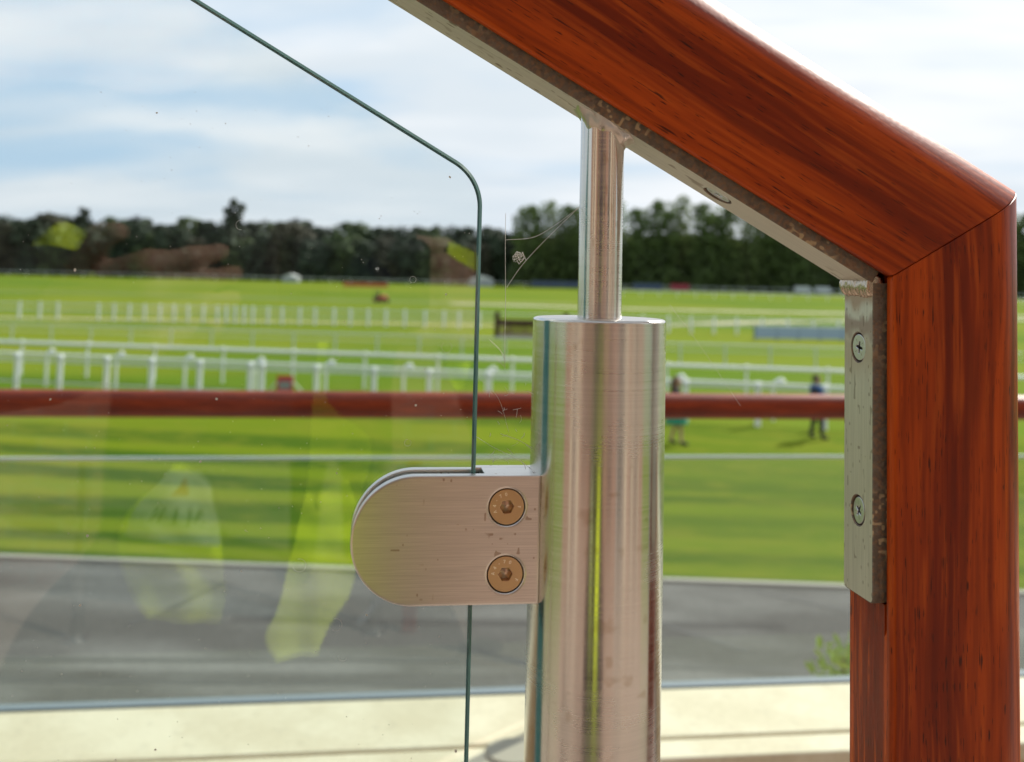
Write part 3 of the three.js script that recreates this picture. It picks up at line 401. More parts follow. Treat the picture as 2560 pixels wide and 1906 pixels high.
// ---------------------------------------------------------------- rails and fences on the course
const whitePlastic = plain(0.74, 0.76, 0.74, 0.4), greyRail = plain(0.46, 0.5, 0.48, 0.5), paleRail = plain(0.5, 0.56, 0.52, 0.5);
function railFence(name, label, xs, zOf, postGeo, postMat, rails, capGeo) {
  const x0 = xs[0], o = thing(name, label, 'fence', 'white rails across the racecourse', [x0, 0, zOf(x0)]);
  const P = (x, y, dz = 0) => [x - x0, y, zOf(x) - zOf(x0) + dz];
  for (const x of xs) { const p = part('post', postGeo, postMat, o); p.position.set(...P(x, -0.01)); if (capGeo) part('cap', capGeo, postMat, p); }
  const a = xs[0] - 1, b = xs[xs.length - 1] + 1;
  for (const [h, r, dz, m] of rails) part('rail', rod(P(a, h, dz), P(b, h, dz), r, r, 10), m, o);
  return o;
}
const range = (a, b, s) => { const r = []; for (let x = a; x <= b; x += s) r.push(x); return r; };
railFence('post_and_rail_fence', 'short white posts with round caps and thin grey rails edging the lawn', [-22, -20.2, -18.5, -16.8, -15.2, -13.5, -11.9, -10.2, -8.45, -8.05, -6.2, -4.3, -2.5, -0.6, 1.4, 3.4, 5.4, 7.5, 9.4, 11.4, 13.4], (x) => -32.8 + 0.18 * x, rod([0, 0, 0], [0, 1.22, 0], 0.085, 0.085, 14), whitePlastic, [[1.16, 0.028, 0.1, greyRail], [0.36, 0.028, 0.1, greyRail]], at(new THREE.SphereGeometry(0.105, 14, 10), 0, 1.24, 0));
{ const neck = tube([[0, 0, 0], [0, 0.7, 0], [0, 1.05, 0], [0.06, 1.22, 0.02], [0.2, 1.28, 0.08], [0.32, 1.22, 0.12]], 0.05, 24, 10); railFence('running_rail', 'white gooseneck posts carrying a slim running rail behind the capped posts', [-19.3, -16.6, -13.9, -11.3, -8.7, -6.2, -3.5, -0.7, 2.3, 5.3, 8.3, 11.2, 14], (x) => -34.4 + 0.197 * x, neck, whitePlastic, [[1.13, 0.05, 0.12, whitePlastic]], at(new THREE.SphereGeometry(0.085, 12, 8), 0.2, 1.27, 0.08)); }
railFence('running_rail', 'thick white top rail on plain posts behind the gooseneck rail', range(-24.6, 17, 2.75), (x) => -38.2 + 0.15 * x, rod([0, 0, 0], [0, 1.2, 0], 0.05, 0.05, 12), whitePlastic, [[1.26, 0.075, 0, whitePlastic], [0.55, 0.03, 0, paleRail]], at(new THREE.SphereGeometry(0.09, 12, 8), 0, 1.3, 0.03));
railFence('wire_fence', 'thin grey-green plastic rail on slender posts beyond the running rails', range(-31, 26, 2.2), (x) => -53.3 + 0.1 * x, rod([0, 0, 0], [0, 1.1, 0], 0.045, 0.045, 8), paleRail, [[1.08, 0.045, 0, paleRail], [0.75, 0.02, 0, paleRail]]);
railFence('post_fence', 'row of stout white posts on the far side of the inner course', [-40.5, -38.6, -37, -35.6, -32.4, -31.2, -30, -28.8, -27.6, -26.5, -25.4, -24.2, -23.1, -22.4, -21.7, -21, -20.3, -19.1, -18, -16.6, -15.4, -13.9, -12.6, -11.2, -9.8, -8.3, -6.7, -5.2, -4, -2.4, 4.5, 6.6, 8.6, 10.6, 12.6, 14.4, 16.2, 18, 20, 22, 24, 26], (x) => -83 + 0.02 * Math.abs(x), rod([0, 0, 0], [0, 1.35, 0], 0.11, 0.11, 8), whitePlastic, [[1.2, 0.05, 0, paleRail], [0.7, 0.05, 0, paleRail]]);
railFence('far_rail', 'faint white rail crossing the grass below the poplars', range(25, 150, 4), (x) => -235 + 0.12 * x, rod([0, 0, 0], [0, 1.3, 0], 0.1, 0.1, 6), whitePlastic, [[1.25, 0.1, 0, whitePlastic]]);
railFence('far_rail', 'long faint white rail at the foot of the dark wood', range(-190, 190, 6.5), (x) => -345 + 0.05 * x, rod([0, 0, 0], [0, 1.4, 0], 0.1, 0.1, 6), whitePlastic, [[1.3, 0.11, 0, paleRail]]);

// steeplechase fence
{
  const o = thing('steeplechase_fence', 'dark brown brush jump with tall end posts on the inner course', 'jump fence', null, [-1, 0, -72.3]), br = plain(0.045, 0.018, 0.012, 0.9), tw = plain(0.16, 0.095, 0.06, 0.95), rnd = rng(3), tg = [];
  for (const x of [0.15, 4.9]) part('end_post', new RoundedBoxGeometry(0.36, 1.75, 0.3, 2, 0.03).translate(x, 0.87, 0), br, o);
  part('top_board', new RoundedBoxGeometry(4.4, 0.42, 0.5, 2, 0.06).translate(2.5, 1.0, 0), br, o);
  for (let i = 0; i < 260; i++) { const x = 0.4 + rnd() * 4.2, z = (rnd() - 0.5) * 0.5; tg.push(rod([x, 0, z + 0.25], [x + (rnd() - 0.5) * 0.1, 0.82, z], 0.012, 0.008, 4, false)); }
  part('brush', merge(tg), tw, o).userData.kind = 'stuff'; part('take_off_board', new RoundedBoxGeometry(4.5, 0.22, 0.12, 2, 0.02).translate(2.5, 0.12, 0.62), plain(0.36, 0.30, 0.24, 0.8), o);
}
// pale blue hoarding
{
  const o = thing('hoarding', 'pale blue panelled hoarding standing on the grass behind the rails', 'hoarding', null, [17.8, 0, -75.6], 0.15), m = plain(0.30, 0.39, 0.52, 0.5), d = plain(0.10, 0.14, 0.2, 0.6);
  for (let i = 0; i < 6; i++) part('panel', box(1.62, 0.86, 0.05, 0.83 + i * 1.66, 0.55, 0), m, o);
  for (let i = 0; i <= 6; i++) part('post', box(0.1, 1.12, 0.1, i * 1.66, 0.55, -0.09), d, o);
  part('top_rail', box(10, 0.07, 0.08, 4.98, 1.03, -0.01), whitePlastic, o);
}
// small red sign
{
  const o = thing('sign_board', 'small red framed sign with grey panel among the white posts', 'sign', null, [-7.55, 0, -35.5], 0), red = plain(0.42, 0.018, 0.02, 0.5);
  part('board', new RoundedBoxGeometry(0.56, 0.62, 0.06, 2, 0.02).translate(0, 0.46, 0), red, o); part('panel', box(0.4, 0.27, 0.01, 0, 0.46, 0.036), plain(0.22, 0.22, 0.22, 0.6), o);
  for (const s of [-1, 1]) { part('leg', rod([s * 0.22, 0, 0], [s * 0.22, 0.2, 0], 0.025), red, o); part('brace', rod([s * 0.28, 0.55, -0.05], [s * 0.75, 0, -0.25], 0.025), whitePlastic, o); }
}
// red mower far out on the course
{
  const o = thing('ride_on_mower', 'small red ride-on mower far out on the open grass', 'mower', null, [-17.7, 0, -143], 0.9), red = plain(0.50, 0.05, 0.03, 0.4), blk = plain(0.02, 0.02, 0.02, 0.8);
  part('body', merge([new RoundedBoxGeometry(0.8, 0.5, 1.0, 2, 0.1).translate(0, 0.75, 0.5), new RoundedBoxGeometry(0.9, 0.3, 1.0, 2, 0.08).translate(0, 0.6, -0.35)]), red, o);
  part('seat', merge([new RoundedBoxGeometry(0.5, 0.12, 0.5, 2, 0.04).translate(0, 0.84, -0.35), new RoundedBoxGeometry(0.5, 0.5, 0.12, 2, 0.04).translate(0, 1.1, -0.6)]), blk, o);
  part('roll_bar', tube([[-0.42, 0.6, -0.75], [-0.42, 1.6, -0.75], [0, 1.72, -0.75], [0.42, 1.6, -0.75], [0.42, 0.6, -0.75]], 0.035, 24, 6), blk, o);
  for (const [x, z, r] of [[-0.55, -0.4, 0.42], [0.55, -0.4, 0.42], [-0.5, 0.75, 0.28], [0.5, 0.75, 0.28]]) { const w = part('wheel', rod([x - 0.12, r, z], [x + 0.12, r, z], r, r, 18), blk, o); part('hub', rod([x - 0.13, r, z], [x + 0.13, r, z], r * 0.4, r * 0.4, 10), red, w); }
}
// row of orange panels farther out
{ const o = thing('orange_panels', 'long low row of orange panels on the grass before the dark wood', 'orange_panels', null, [-39, 0, -250], -0.1), m = plain(0.50, 0.14, 0.05, 0.7); for (let i = 0; i < 5; i++) part('panel', box(2.1, 1.0, 0.06, i * 2.16, 0.9, 0), m, o); for (let i = 0; i <= 5; i++) part('post', rod([i * 2.16 - 1.08, 0, -0.07], [i * 2.16 - 1.08, 1.5, -0.07], 0.05), plain(0.2, 0.12, 0.08, 0.7), o); }
// tents, boards and vans at the foot of the trees
function tent(x, z, w, h, label) { const o = thing('marquee', label, 'marquee', 'marquees at the foot of the trees', [x, 0, z]), s = new THREE.Shape(); s.moveTo(-w / 2 - 0.2, h * 0.62); s.lineTo(0, h); s.lineTo(w / 2 + 0.2, h * 0.62); s.closePath(); const g = new THREE.ExtrudeGeometry(s, { depth: 5, bevelEnabled: false }); part('wall', box(w, h * 0.62, 4.8, 0, h * 0.31, 2.5), plain(0.34, 0.36, 0.37, 0.7), o); part('roof', g, plain(0.62, 0.63, 0.62, 0.6), o); }
tent(-9.5, -345, 8, 3.6, 'low grey and white marquee beside the tall trees'); tent(-72, -345, 5, 2.6, 'small white marquee against the dark wood');
function advert(x, z, n, c, label) { const o = thing('advertising_board', label, 'board', null, [x, 0, z]); for (let i = 0; i < n; i++) part('panel', box(3, 1.9, 0.1, i * 3.06 + 1.5, 1.25, 0), plain(...c, 0.5), o); for (let i = 0; i <= n; i++) part('post', rod([i * 3.06, 0, -0.15], [i * 3.06, 2.2, -0.15], 0.07), plain(0.2, 0.2, 0.2, 0.7), o); }
advert(7, -340, 5, [0.05, 0.075, 0.13], 'dark blue advertising boards under the poplars'); advert(22.5, -340, 2, [0.20, 0.26, 0.34], 'light blue advertising boards beside the dark blue ones'); advert(40, -338, 3, [0.05, 0.08, 0.14], 'navy advertising boards near the red one'); advert(52, -338, 2, [0.32, 0.03, 0.05], 'red advertising board under the poplars');
function van(x, z, label) { const o = thing('van', label, 'van', 'white vans parked by the trees', [x, 0, z]); part('body', merge([new RoundedBoxGeometry(4.6, 1.9, 1.9, 2, 0.2).translate(0, 1.35, 0), new RoundedBoxGeometry(1.3, 1.1, 1.8, 2, 0.2).translate(2.5, 0.95, 0)]), plain(0.5, 0.53, 0.56, 0.4), o); part('windscreen', new RoundedBoxGeometry(0.1, 0.6, 1.5, 2, 0.03).translate(2.32, 1.75, 0), plain(0.02, 0.02, 0.03, 0.1), o); for (const [a, b] of [[-1.4, 0.9], [-1.4, -0.9], [2.1, 0.9], [2.1, -0.9]]) part('wheel', rod([a, 0.36, b - 0.12], [a, 0.36, b + 0.12], 0.36, 0.36, 14), plain(0.02, 0.02, 0.02, 0.8), o); }
for (const [x, z] of [[93, -332], [100, -334], [107.5, -331]]) van(x, z, 'white van parked under the poplars');

// ---------------------------------------------------------------- trees of the far wood
function treeKind(seed, h, rx, leaf, count, lobes, trunkR, tall) {
  const rnd = rng(seed), pos = [], nrm = [], cen = [], base = tall ? 0.04 * h : 0.06 * h;
  for (let i = 0; i < lobes; i++) { const t = (i + 0.5) / lobes, y = base + (h - base) * (tall ? t : Math.pow(t, 0.9)), wid = tall === 2 ? 0.45 + 0.55 * Math.sqrt(Math.max(0, 1 - Math.pow((t - 0.45) / 0.6, 2))) : tall ? Math.sin(Math.PI * Math.pow(1 - t, 0.75)) * 0.75 + 0.25 : Math.sqrt(Math.max(0.05, 1 - Math.pow((t - 0.42) / 0.62, 2))), a = i * 2.4 + rnd(), R = rx * wid * (0.25 + 0.5 * rnd()); cen.push([Math.cos(a) * R, y, Math.sin(a) * R, rx * wid * (0.42 + 0.25 * rnd())]); }
  for (let i = 0; i < count; i++) {
    const c = cen[Math.floor(rnd() * cen.length)], u = rnd() * 2 - 1, a = rnd() * 6.283, q = Math.sqrt(1 - u * u), R = c[3] * (0.55 + 0.5 * Math.pow(rnd(), 0.6)), n = V3(q * Math.cos(a), u, q * Math.sin(a)), p = V3(c[0], c[1], c[2]).addScaledVector(n, R), t = V3(rnd() - 0.5, rnd() - 0.5, rnd() - 0.5).normalize(), m = n.clone().multiplyScalar(0.6).add(V3(rnd() - 0.5, rnd() - 0.2, rnd() - 0.5)).normalize(), e1 = t.clone().cross(m).normalize(), e2 = m.clone().cross(e1), L = leaf * (0.6 + 0.8 * rnd());
    for (const [x, y] of [[-1, 0], [0, -0.55], [1, 0], [-1, 0], [1, 0], [0, 0.6]]) { const v = p.clone().addScaledVector(e1, x * L).addScaledVector(e2, y * L); pos.push(v.x, Math.max(v.y, 0.15), v.z); nrm.push(m.x, m.y, m.z); }
  }
  const g = new THREE.BufferGeometry(); g.setAttribute('position', new THREE.Float32BufferAttribute(pos, 3)); g.setAttribute('normal', new THREE.Float32BufferAttribute(nrm, 3));
  const tr = [rod([0, -0.2, 0], [0.1, h * 0.62, 0.05], trunkR, trunkR * 0.45, 8)]; for (let i = 0; i < 6; i++) { const c = cen[Math.floor((i + 1) * cen.length / 7)]; tr.push(rod([0.05, Math.max(1, c[1] - h * 0.14), 0], [c[0] * 0.8, c[1], c[2] * 0.8], trunkR * 0.4, trunkR * 0.15, 6)); }
  return { crown: g, trunk: merge(tr), h };
}
const leafDeep = plain(0.014, 0.026, 0.010, 0.8), bark = plain(0.06, 0.05, 0.04, 0.9), leafDark = plain(0.026, 0.046, 0.018, 0.8), leafMid = plain(0.06, 0.092, 0.024, 0.8), leafTall = new THREE.MeshPhysicalMaterial({ color: lin(0.115, 0.165, 0.05), roughness: 1, specularIntensity: 0.3, transmission: 0.4, thickness: 0 }), leafLight = new THREE.MeshPhysicalMaterial({ color: lin(0.15, 0.20, 0.065), roughness: 1, specularIntensity: 0.3, transmission: 0.4, thickness: 0 }), leafRust = plain(0.05, 0.05, 0.022, 0.8);
const kinds = { broad: treeKind(1, 20, 7.5, 0.8, 2600, 22, 0.5), round: treeKind(2, 16, 7, 0.75, 2200, 18, 0.45), conifer: treeKind(3, 26, 3.6, 0.7, 1700, 22, 0.4, true), poplar: treeKind(4, 27, 5.4, 0.6, 2900, 30, 0.45, 2), wispy: treeKind(5, 29, 5.0, 0.55, 1900, 30, 0.4, 2) };
function tree(kind, mat, x, z, s, label, group, name) { const o = thing(name, label, 'tree', group, [x, 0, z], hash2(Math.round(x * 7), Math.round(z * 3), 5) * 6.3); o.scale.set(s * (kind === 'broad' || kind === 'round' ? 1.35 : 1.15), s, s * 1.2); part('trunk', kinds[kind].trunk, bark, o); part('crown', kinds[kind].crown, mat, o); }
{
  const rnd = rng(41), gW = 'trees of the dark wood', gP = 'tall trees beside the wood';
  for (let x = -205, i = 0; x < 4; x += 7.6 + rnd() * 2.5, i++) tree(rnd() < 0.55 ? 'broad' : 'round', [leafDark, leafMid, leafDark, leafRust][i % 4], x, -372 + (rnd() - 0.5) * 12, 0.78 + rnd() * 0.22, ['very dark green spreading tree in the front of the wood', 'mid green spreading tree in the front of the wood', 'very dark green spreading tree in the front of the wood', 'brownish spreading tree in the front of the wood'][i % 4], gW, 'broadleaf_tree');
  for (let x = -215, i = 0; x < 12; x += 9 + rnd() * 3, i++) tree('broad', i % 3 ? leafDark : leafMid, x, -396 + (rnd() - 0.5) * 10, 0.94 + rnd() * 0.14, i % 3 ? 'dark tree standing deep in the wood behind the front row' : 'greener tree standing deep in the wood behind the front row', gW, 'broadleaf_tree');
  tree('round', leafRust, -166, -377, 1.28, 'dark round-headed tree rising above the wood', gW, 'broadleaf_tree'); tree('conifer', leafDark, -157, -380, 0.95, 'slim conifer beside the dark round-headed tree', gW, 'conifer_tree'); tree('conifer', leafDark, -102, -382, 1.13, 'lone dark conifer standing well above the wood', gW, 'conifer_tree');
  for (let x = 6, i = 0; x < 185; x += 6.2 + rnd() * 1.8, i++) tree(i % 3 === 1 ? 'wispy' : 'poplar', i % 3 === 1 ? leafLight : leafTall, x, -352 + (rnd() - 0.5) * 8, 0.96 + rnd() * 0.17, i % 3 === 1 ? 'tall thin-leaved pale green tree beside the wood' : 'tall mid green poplar beside the wood', gP, 'poplar_tree');
  for (let x = 10, i = 0; x < 200; x += 7.5 + rnd() * 2, i++) tree('broad', leafDeep, x, -364 + (rnd() - 0.5) * 5, 0.85 + rnd() * 0.12, 'low dark tree filling the gap between the poplar trunks', gP, 'broadleaf_tree');
}

// ---------------------------------------------------------------- people
function handBones(w, dir, side, curl, thumbUp = 1) { // wrist, pointing direction, palm side vector; five fingers of two bones each
  const D = V3(...dir).normalize(), S = V3(...side).normalize(), N = D.clone().cross(S).normalize(), W = V3(...w), b = [], P = (a, s, n) => W.clone().addScaledVector(D, a).addScaledVector(S, s).addScaledVector(N, n).toArray();
  for (let i = 0; i < 4; i++) b.push([P(0.005, -0.012 + i * 0.008, 0), P(0.085, -0.03 + i * 0.02, 0), 0.017, 0.012]);
  [0.066, 0.078, 0.074, 0.056].forEach((L, i) => { const s = -0.03 + i * 0.02, k = P(0.085, s, 0), m = P(0.085 + L * 0.5 * Math.cos(curl), s, L * 0.5 * Math.sin(curl)), e = P(0.085 + L * 0.5 * Math.cos(curl) + L * 0.5 * Math.cos(curl * 2.2), s, L * 0.5 * Math.sin(curl) + L * 0.5 * Math.sin(curl * 2.2)); b.push([k, m, 0.0095, 0.0085], [m, e, 0.0085, 0.0075]); });
  b.push([P(0.02, -0.03 * thumbUp, 0.004), P(0.055, -0.056 * thumbUp, 0.016), 0.013, 0.010], [P(0.055, -0.056 * thumbUp, 0.016), P(0.085, -0.058 * thumbUp, 0.03), 0.010, 0.008]);
  return b;
}
function headBones(c, f, r = 1) { // centre, facing (unit, horizontal)
  const F = V3(...f), S = V3(F.z, 0, -F.x), P = (a, s, y) => [c[0] + F.x * a + S.x * s, c[1] + y, c[2] + F.z * a + S.z * s];
  return [[P(-0.015, 0, 0.035), P(-0.005, 0, 0.03), 0.088 * r], [P(0.03, 0, -0.05), P(0.045, 0, -0.085), 0.058, 0.035], [P(0.088, 0, 0.005), P(0.108, 0, -0.03), 0.012, 0.017], [P(0.075, -0.035, 0.03), P(0.075, 0.035, 0.03), 0.02], [P(0, 0.088, -0.02), P(0, 0.09, 0.015), 0.014], [P(0, -0.088, -0.02), P(0, -0.09, 0.015), 0.014], [P(0.085, -0.018, -0.062), P(0.085, 0.018, -0.062), 0.011]];
}
function skeletonParts(J) { // limbs from joints
  return {
    legs: [[J.hipL, J.kneeL, 0.085, 0.055], [J.kneeL, J.ankL, 0.054, 0.036], [J.hipR, J.kneeR, 0.085, 0.055], [J.kneeR, J.ankR, 0.054, 0.036]],
    feet: [[J.ankL, J.toeL, 0.04, 0.032], [J.ankR, J.toeR, 0.04, 0.032]],
    arms: [[J.shL, J.elL, 0.05, 0.038], [J.elL, J.wrL, 0.037, 0.027], [J.shR, J.elR, 0.05, 0.038], [J.elR, J.wrR, 0.037, 0.027]],
    torso: [[J.pelvis, J.waist, 0.125, 0.11], [J.waist, J.chest, 0.11, 0.125], [J.shL, J.shR, 0.065, 0.065], [J.chest, J.neck, 0.1, 0.05], [J.hipL, J.hipR, 0.1, 0.1]],
    neck: [[J.neck, J.head, 0.05, 0.052]],
  };
}
const grow = (bones, d) => bones.map(([a, b, r, s]) => [a, b, r + d, (s ?? r) + d]);
function figure(label, group, pos, turn, J, opt) {
  const o = thing('person', label, 'person', group, pos, turn), S = skeletonParts(J), skin = plain(...opt.skin, 0.55), c = opt.cell ?? 0.018, fine = opt.fine ?? 0.006;
  const body = bonesGeometry([...S.legs, ...S.feet, ...S.arms, ...S.torso, ...S.neck], c, 0.04);
  part('body', merge([body, bonesGeometry(headBones(J.head, J.face), fine, 0.02), ...opt.hands.map((h) => bonesGeometry(h, opt.fine ?? 0.006, 0.006))]), skin, o);
  for (const [n, bones, d, col, k, rough] of opt.clothes(S, J)) part(n, bonesGeometry(grow(bones, d), c, k ?? 0.04), plain(...col, rough ?? 0.85), o);
  return o;
}
const jointsWalk = (s, step) => ({ hipL: [-0.085, 0.93, 0], hipR: [0.085, 0.93, 0], kneeL: [-0.09, 0.5, step * 0.5 + 0.03], kneeR: [0.09, 0.5, -step * 0.35 + 0.04], ankL: [-0.09, 0.075, step * 0.75], ankR: [0.09, 0.085, -step * 0.85], toeL: [-0.1, 0.035, step * 0.75 + 0.15], toeR: [0.1, 0.035, -step * 0.85 + 0.14], pelvis: [0, 0.97, 0], waist: [0, 1.1, 0.01], chest: [0, 1.3, 0.0], neck: [0, 1.47, -0.01], head: [0, 1.63, 0.02], face: [0, 0, 1], shL: [-0.175 * s, 1.42, 0], shR: [0.175 * s, 1.42, 0] });
{ // woman in a green skirt walking away to the side
  const J = { ...jointsWalk(0.92, 0.2), elL: [-0.24, 1.15, -0.02], wrL: [-0.2, 0.95, 0.12], elR: [0.23, 1.16, -0.06], wrR: [0.22, 0.93, 0.02] };
  const o = figure('person with long brown hair in dark top and green skirt walking on the lawn', null, [4.46, 0.003, -27.7], 1.25, J, { skin: [0.45, 0.27, 0.19], hands: [handBones(J.wrL, [0.1, -1, 0.3], [0, 0.2, 1], 0.4), handBones(J.wrR, [-0.05, -1, 0.2], [0, 0.2, 1], 0.4, 1)], clothes: (S, J) => [['top', [...S.torso.slice(0, 4), [J.shL, J.elL, 0.05, 0.042], [J.shR, J.elR, 0.05, 0.042]], 0.012, [0.05, 0.04, 0.035]], ['hair', [[[0, 1.69, -0.02], [0, 1.62, -0.06], 0.1, 0.09], [[0, 1.6, -0.075], [0.02, 1.33, -0.13], 0.075, 0.05]], 0.0, [0.10, 0.045, 0.022]], ['shoe', S.feet, 0.012, [0.03, 0.025, 0.02]]] });
  const pts = [[0.13, 1.06], [0.16, 0.98], [0.2, 0.88], [0.26, 0.72], [0.3, 0.56], [0.305, 0.555], [0.29, 0.56], [0.2, 0.85]], g = new THREE.LatheGeometry(pts.map(([r, y]) => new THREE.Vector2(r, y)), 48), p = g.attributes.position; for (let i = 0; i < p.count; i++) { const a = Math.atan2(p.getZ(i), p.getX(i)), y = p.getY(i), w = 1 + 0.07 * clamp((0.95 - y) / 0.4) * Math.sin(a * 11); p.setX(i, p.getX(i) * w); p.setZ(i, p.getZ(i) * w); } g.computeVertexNormals();
  part('skirt', g, plain(0.01, 0.22, 0.12, 0.7), o);
}
{ // man in dark waistcoat over a blue shirt
  const J = { ...jointsWalk(1.05, 0.1), elL: [-0.27, 1.16, 0.03], wrL: [-0.14, 1.14, 0.24], elR: [0.27, 1.15, 0.02], wrR: [0.12, 1.16, 0.25] }; J.kneeL[0] = -0.12; J.ankL[0] = -0.17; J.toeL[0] = -0.19; J.kneeR[0] = 0.11; J.ankR[0] = 0.14; J.toeR[0] = 0.17;
  figure('person in dark trousers and dark waistcoat over a blue shirt standing on the lawn', null, [8.59, 0.003, -29.2], 1.9, J, { skin: [0.42, 0.24, 0.17], hands: [handBones(J.wrL, [0.5, 0.2, 0.8], [0, 1, 0], 0.6), handBones(J.wrR, [-0.5, 0.2, 0.8], [0, 1, 0], 0.6)], clothes: (S, J) => [['shirt', [...S.torso.slice(0, 4), ...S.arms], 0.012, [0.05, 0.11, 0.3]], ['waistcoat', [[J.pelvis, J.waist, 0.13, 0.12], [J.waist, J.chest, 0.12, 0.135], [[-0.1, 1.38, 0], [0.1, 1.38, 0], 0.07, 0.07]], 0.018, [0.018, 0.02, 0.03]], ['trousers', [...S.legs, [J.pelvis, J.pelvis, 0.13, 0.13], [J.hipL, J.hipR, 0.1, 0.1]], 0.016, [0.016, 0.016, 0.022]], ['hair', [[[0, 1.69, -0.015], [0, 1.66, -0.045], 0.092, 0.088]], 0, [0.05, 0.03, 0.02]], ['shoe', S.feet, 0.014, [0.015, 0.012, 0.01]]] });
}
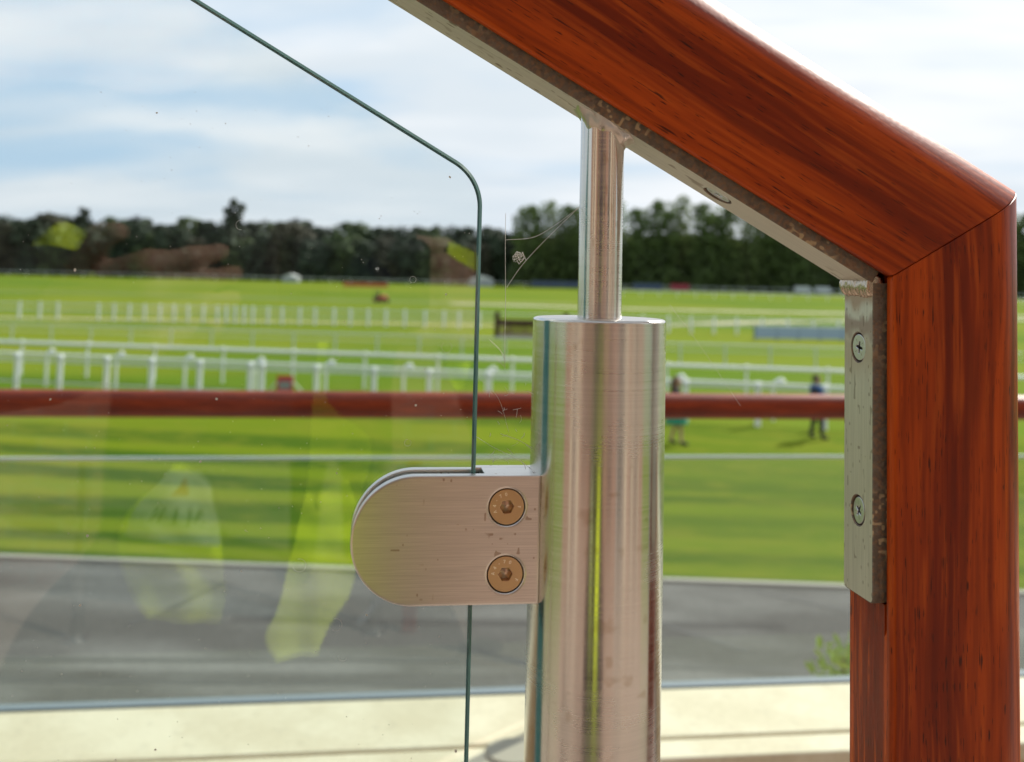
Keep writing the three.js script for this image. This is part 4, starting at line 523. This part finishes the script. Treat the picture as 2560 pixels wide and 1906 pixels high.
// the photographer, seen only as a reflection in the glass: yellow jacket, both hands round a small camera
{
  const X = -0.05, Z = 0.5, Y = 2.98 - 0;       // stands on the terrace floor just behind the lens
  const J = { hipL: [-0.1, 0.93, 0.02], hipR: [0.1, 0.93, 0.02], kneeL: [-0.11, 0.5, -0.02], kneeR: [0.11, 0.5, -0.02], ankL: [-0.12, 0.08, 0.02], ankR: [0.12, 0.08, 0.02], toeL: [-0.14, 0.035, -0.14], toeR: [0.14, 0.035, -0.14], pelvis: [0, 0.98, 0.02], waist: [0, 1.13, 0], chest: [0, 1.32, -0.01], neck: [0, 1.5, 0], head: [0.02, 1.67, -0.03], face: [0, 0, -1], shL: [-0.21, 1.44, -0.01], shR: [0.21, 1.44, -0.01], elL: [-0.37, 1.25, 0.06], elR: [0.34, 1.19, 0.06], wrL: [-0.16, 1.315, -0.27], wrR: [0.205, 1.31, -0.25] };
  const hands = [handBones(J.wrL, [0.75, 0.1, -0.6], [0.1, -0.9, 0.1], -0.7), handBones(J.wrR, [-0.7, 0.2, -0.6], [0.1, -0.9, -0.2], 0.7)];
  const yellow = [0.74, 0.90, 0.03];
  const topBones = (S, J) => grow([...S.torso, [J.shL, J.elL, 0.055, 0.047], [J.elL, [-0.185, 1.3, -0.22], 0.046, 0.04], [J.shR, J.elR, 0.055, 0.047], [J.elR, [0.225, 1.295, -0.2], 0.046, 0.04], [[-0.1, 0.85, 0.02], [0.1, 0.85, 0.02], 0.13, 0.13]], 0.028);
  const o = figure('person in a dark top and open yellow vest holding a camera', null, [X, Y, Z], 0, J, { skin: [0.38, 0.21, 0.15], cell: 0.013, fine: 0.004, hands, clothes: (S, J) => [['top', topBones(S, J), 0, [0.034, 0.024, 0.026], 0.05], ['trousers', [...S.legs, [J.hipL, J.hipR, 0.1, 0.1]], 0.022, [0.03, 0.03, 0.035]], ['hair', [[[0.02, 1.74, -0.01], [0.02, 1.70, 0.03], 0.094, 0.09]], 0, [0.06, 0.04, 0.025]], ['shoe', S.feet, 0.014, [0.02, 0.017, 0.015]]] });
  // vest fronts and printed patch laid on the chest
  const f = bonesField(topBones(skeletonParts(J), J), 0.05), front = (x, y) => { let z = -0.3; for (let i = 0; i < 80; i++) { const d = f(x, y, z); if (d < 5e-4) break; z += Math.max(d * 0.8, 4e-4); } return z; };
  o.scale.setScalar(1.05);
  const drape = (rows, lift, zOf = front, ny = 24, nx = 10) => { // cloth laid on the body; rows: height, one edge, other edge
    const cv = new THREE.CatmullRomCurve3(rows.map((q) => V3(q[0], q[1], q[2]))), g = new THREE.PlaneGeometry(1, 1, nx, ny), p = g.attributes.position; for (let i = 0; i < p.count; i++) { const q = cv.getPoint(clamp(0.5 - p.getY(i))), x = lerp(q.z, q.y, p.getX(i) + 0.5), y = q.x; p.setXYZ(i, x, y, zOf(x, y) - lift - 0.004 * (1 + Math.sin(x * 150 + y * 60 + 2 * Math.sin(y * 40))) * (lift > 0.01 ? 0.3 : 1)); } g.computeVertexNormals(); return g; };
  const ym = plain(...yellow, 0.75);
  part('vest_front', drape([[1.168, -0.078, -0.069], [1.151, -0.085, -0.045], [1.135, -0.104, -0.041], [1.115, -0.12, -0.035], [1.076, -0.127, -0.03], [1.05, -0.118, -0.026], [1.02, -0.095, -0.03]], 0.007), ym, o);
  part('vest_front', drape([[1.283, 0.05, 0.059], [1.224, 0.047, 0.062], [1.184, 0.046, 0.109], [1.153, 0.045, 0.11], [1.122, 0.04, 0.099], [1.075, 0.031, 0.1], [1.029, 0.021, 0.094], [1.003, 0.011, 0.072], [0.982, 0.023, 0.061]], 0.007), ym, o);
  part('vest_shoulder', drape([[1.391, -0.187, -0.181], [1.382, -0.198, -0.165], [1.37, -0.21, -0.162], [1.341, -0.206, -0.158], [1.3, -0.198, -0.165]], 0, (x, y) => -0.125 + 3 * (x + 0.185) * (x + 0.185)), ym, o);
  part('vest_cuff', drape([[1.379, 0.15, 0.153], [1.367, 0.148, 0.179], [1.345, 0.143, 0.178], [1.332, 0.149, 0.178], [1.295, 0.151, 0.176], [1.267, 0.152, 0.171], [1.249, 0.16, 0.167]], 0, (x, y) => -0.27 + 12 * (x - 0.16) * (x - 0.16)), ym, o);
  const patch = canvasTexture(512, 512, (c, w) => { c.fillStyle = '#e9efe2'; c.fillRect(0, 0, w, w); c.fillStyle = '#d9641c'; c.beginPath(); c.moveTo(262, 60); c.lineTo(330, 215); c.lineTo(190, 215); c.closePath(); c.fill(); c.fillStyle = '#3c4a3a'; c.font = 'bold 130px serif'; c.textAlign = 'center'; c.fillText('M I R', 240, 390); });
  const pm = new THREE.MeshStandardMaterial({ map: patch, roughness: 0.6 }); part('printed_patch', drape([[1.163, -0.082, -0.055], [1.151, -0.09, -0.044], [1.135, -0.103, -0.041], [1.115, -0.115, -0.035], [1.096, -0.12, -0.033]], 0.018), pm, o);
}
{
  const o = thing('camera', 'small black camera with its lens pointed at the stair rail, held by the photographer', 'camera', null, [0.005, 4.39, 0.015]), blk = plain(0.02, 0.02, 0.022, 0.45);
  part('body', new RoundedBoxGeometry(0.118, 0.072, 0.04, 3, 0.012).translate(0, 0, 0.075), blk, o); part('lens', merge([new THREE.CylinderGeometry(0.028, 0.03, 0.05, 32).rotateX(Math.PI / 2).translate(0, 0, 0.03)]), blk, o); part('lens_glass', new THREE.SphereGeometry(0.03, 24, 8, 0, Math.PI * 2, 0, 0.75).rotateX(-Math.PI / 2).translate(0, 0, 0.028), plain(0.01, 0.01, 0.02, 0.05), o); part('viewfinder', new RoundedBoxGeometry(0.036, 0.02, 0.035, 2, 0.005).translate(0, 0.045, 0.078), blk, o); part('dial', rod([0.04, 0.035, 0.075], [0.04, 0.046, 0.075], 0.009, 0.009, 20), plain(0.1, 0.1, 0.1, 0.4, 0.5), o);
}
renderer.render(scene, camera);
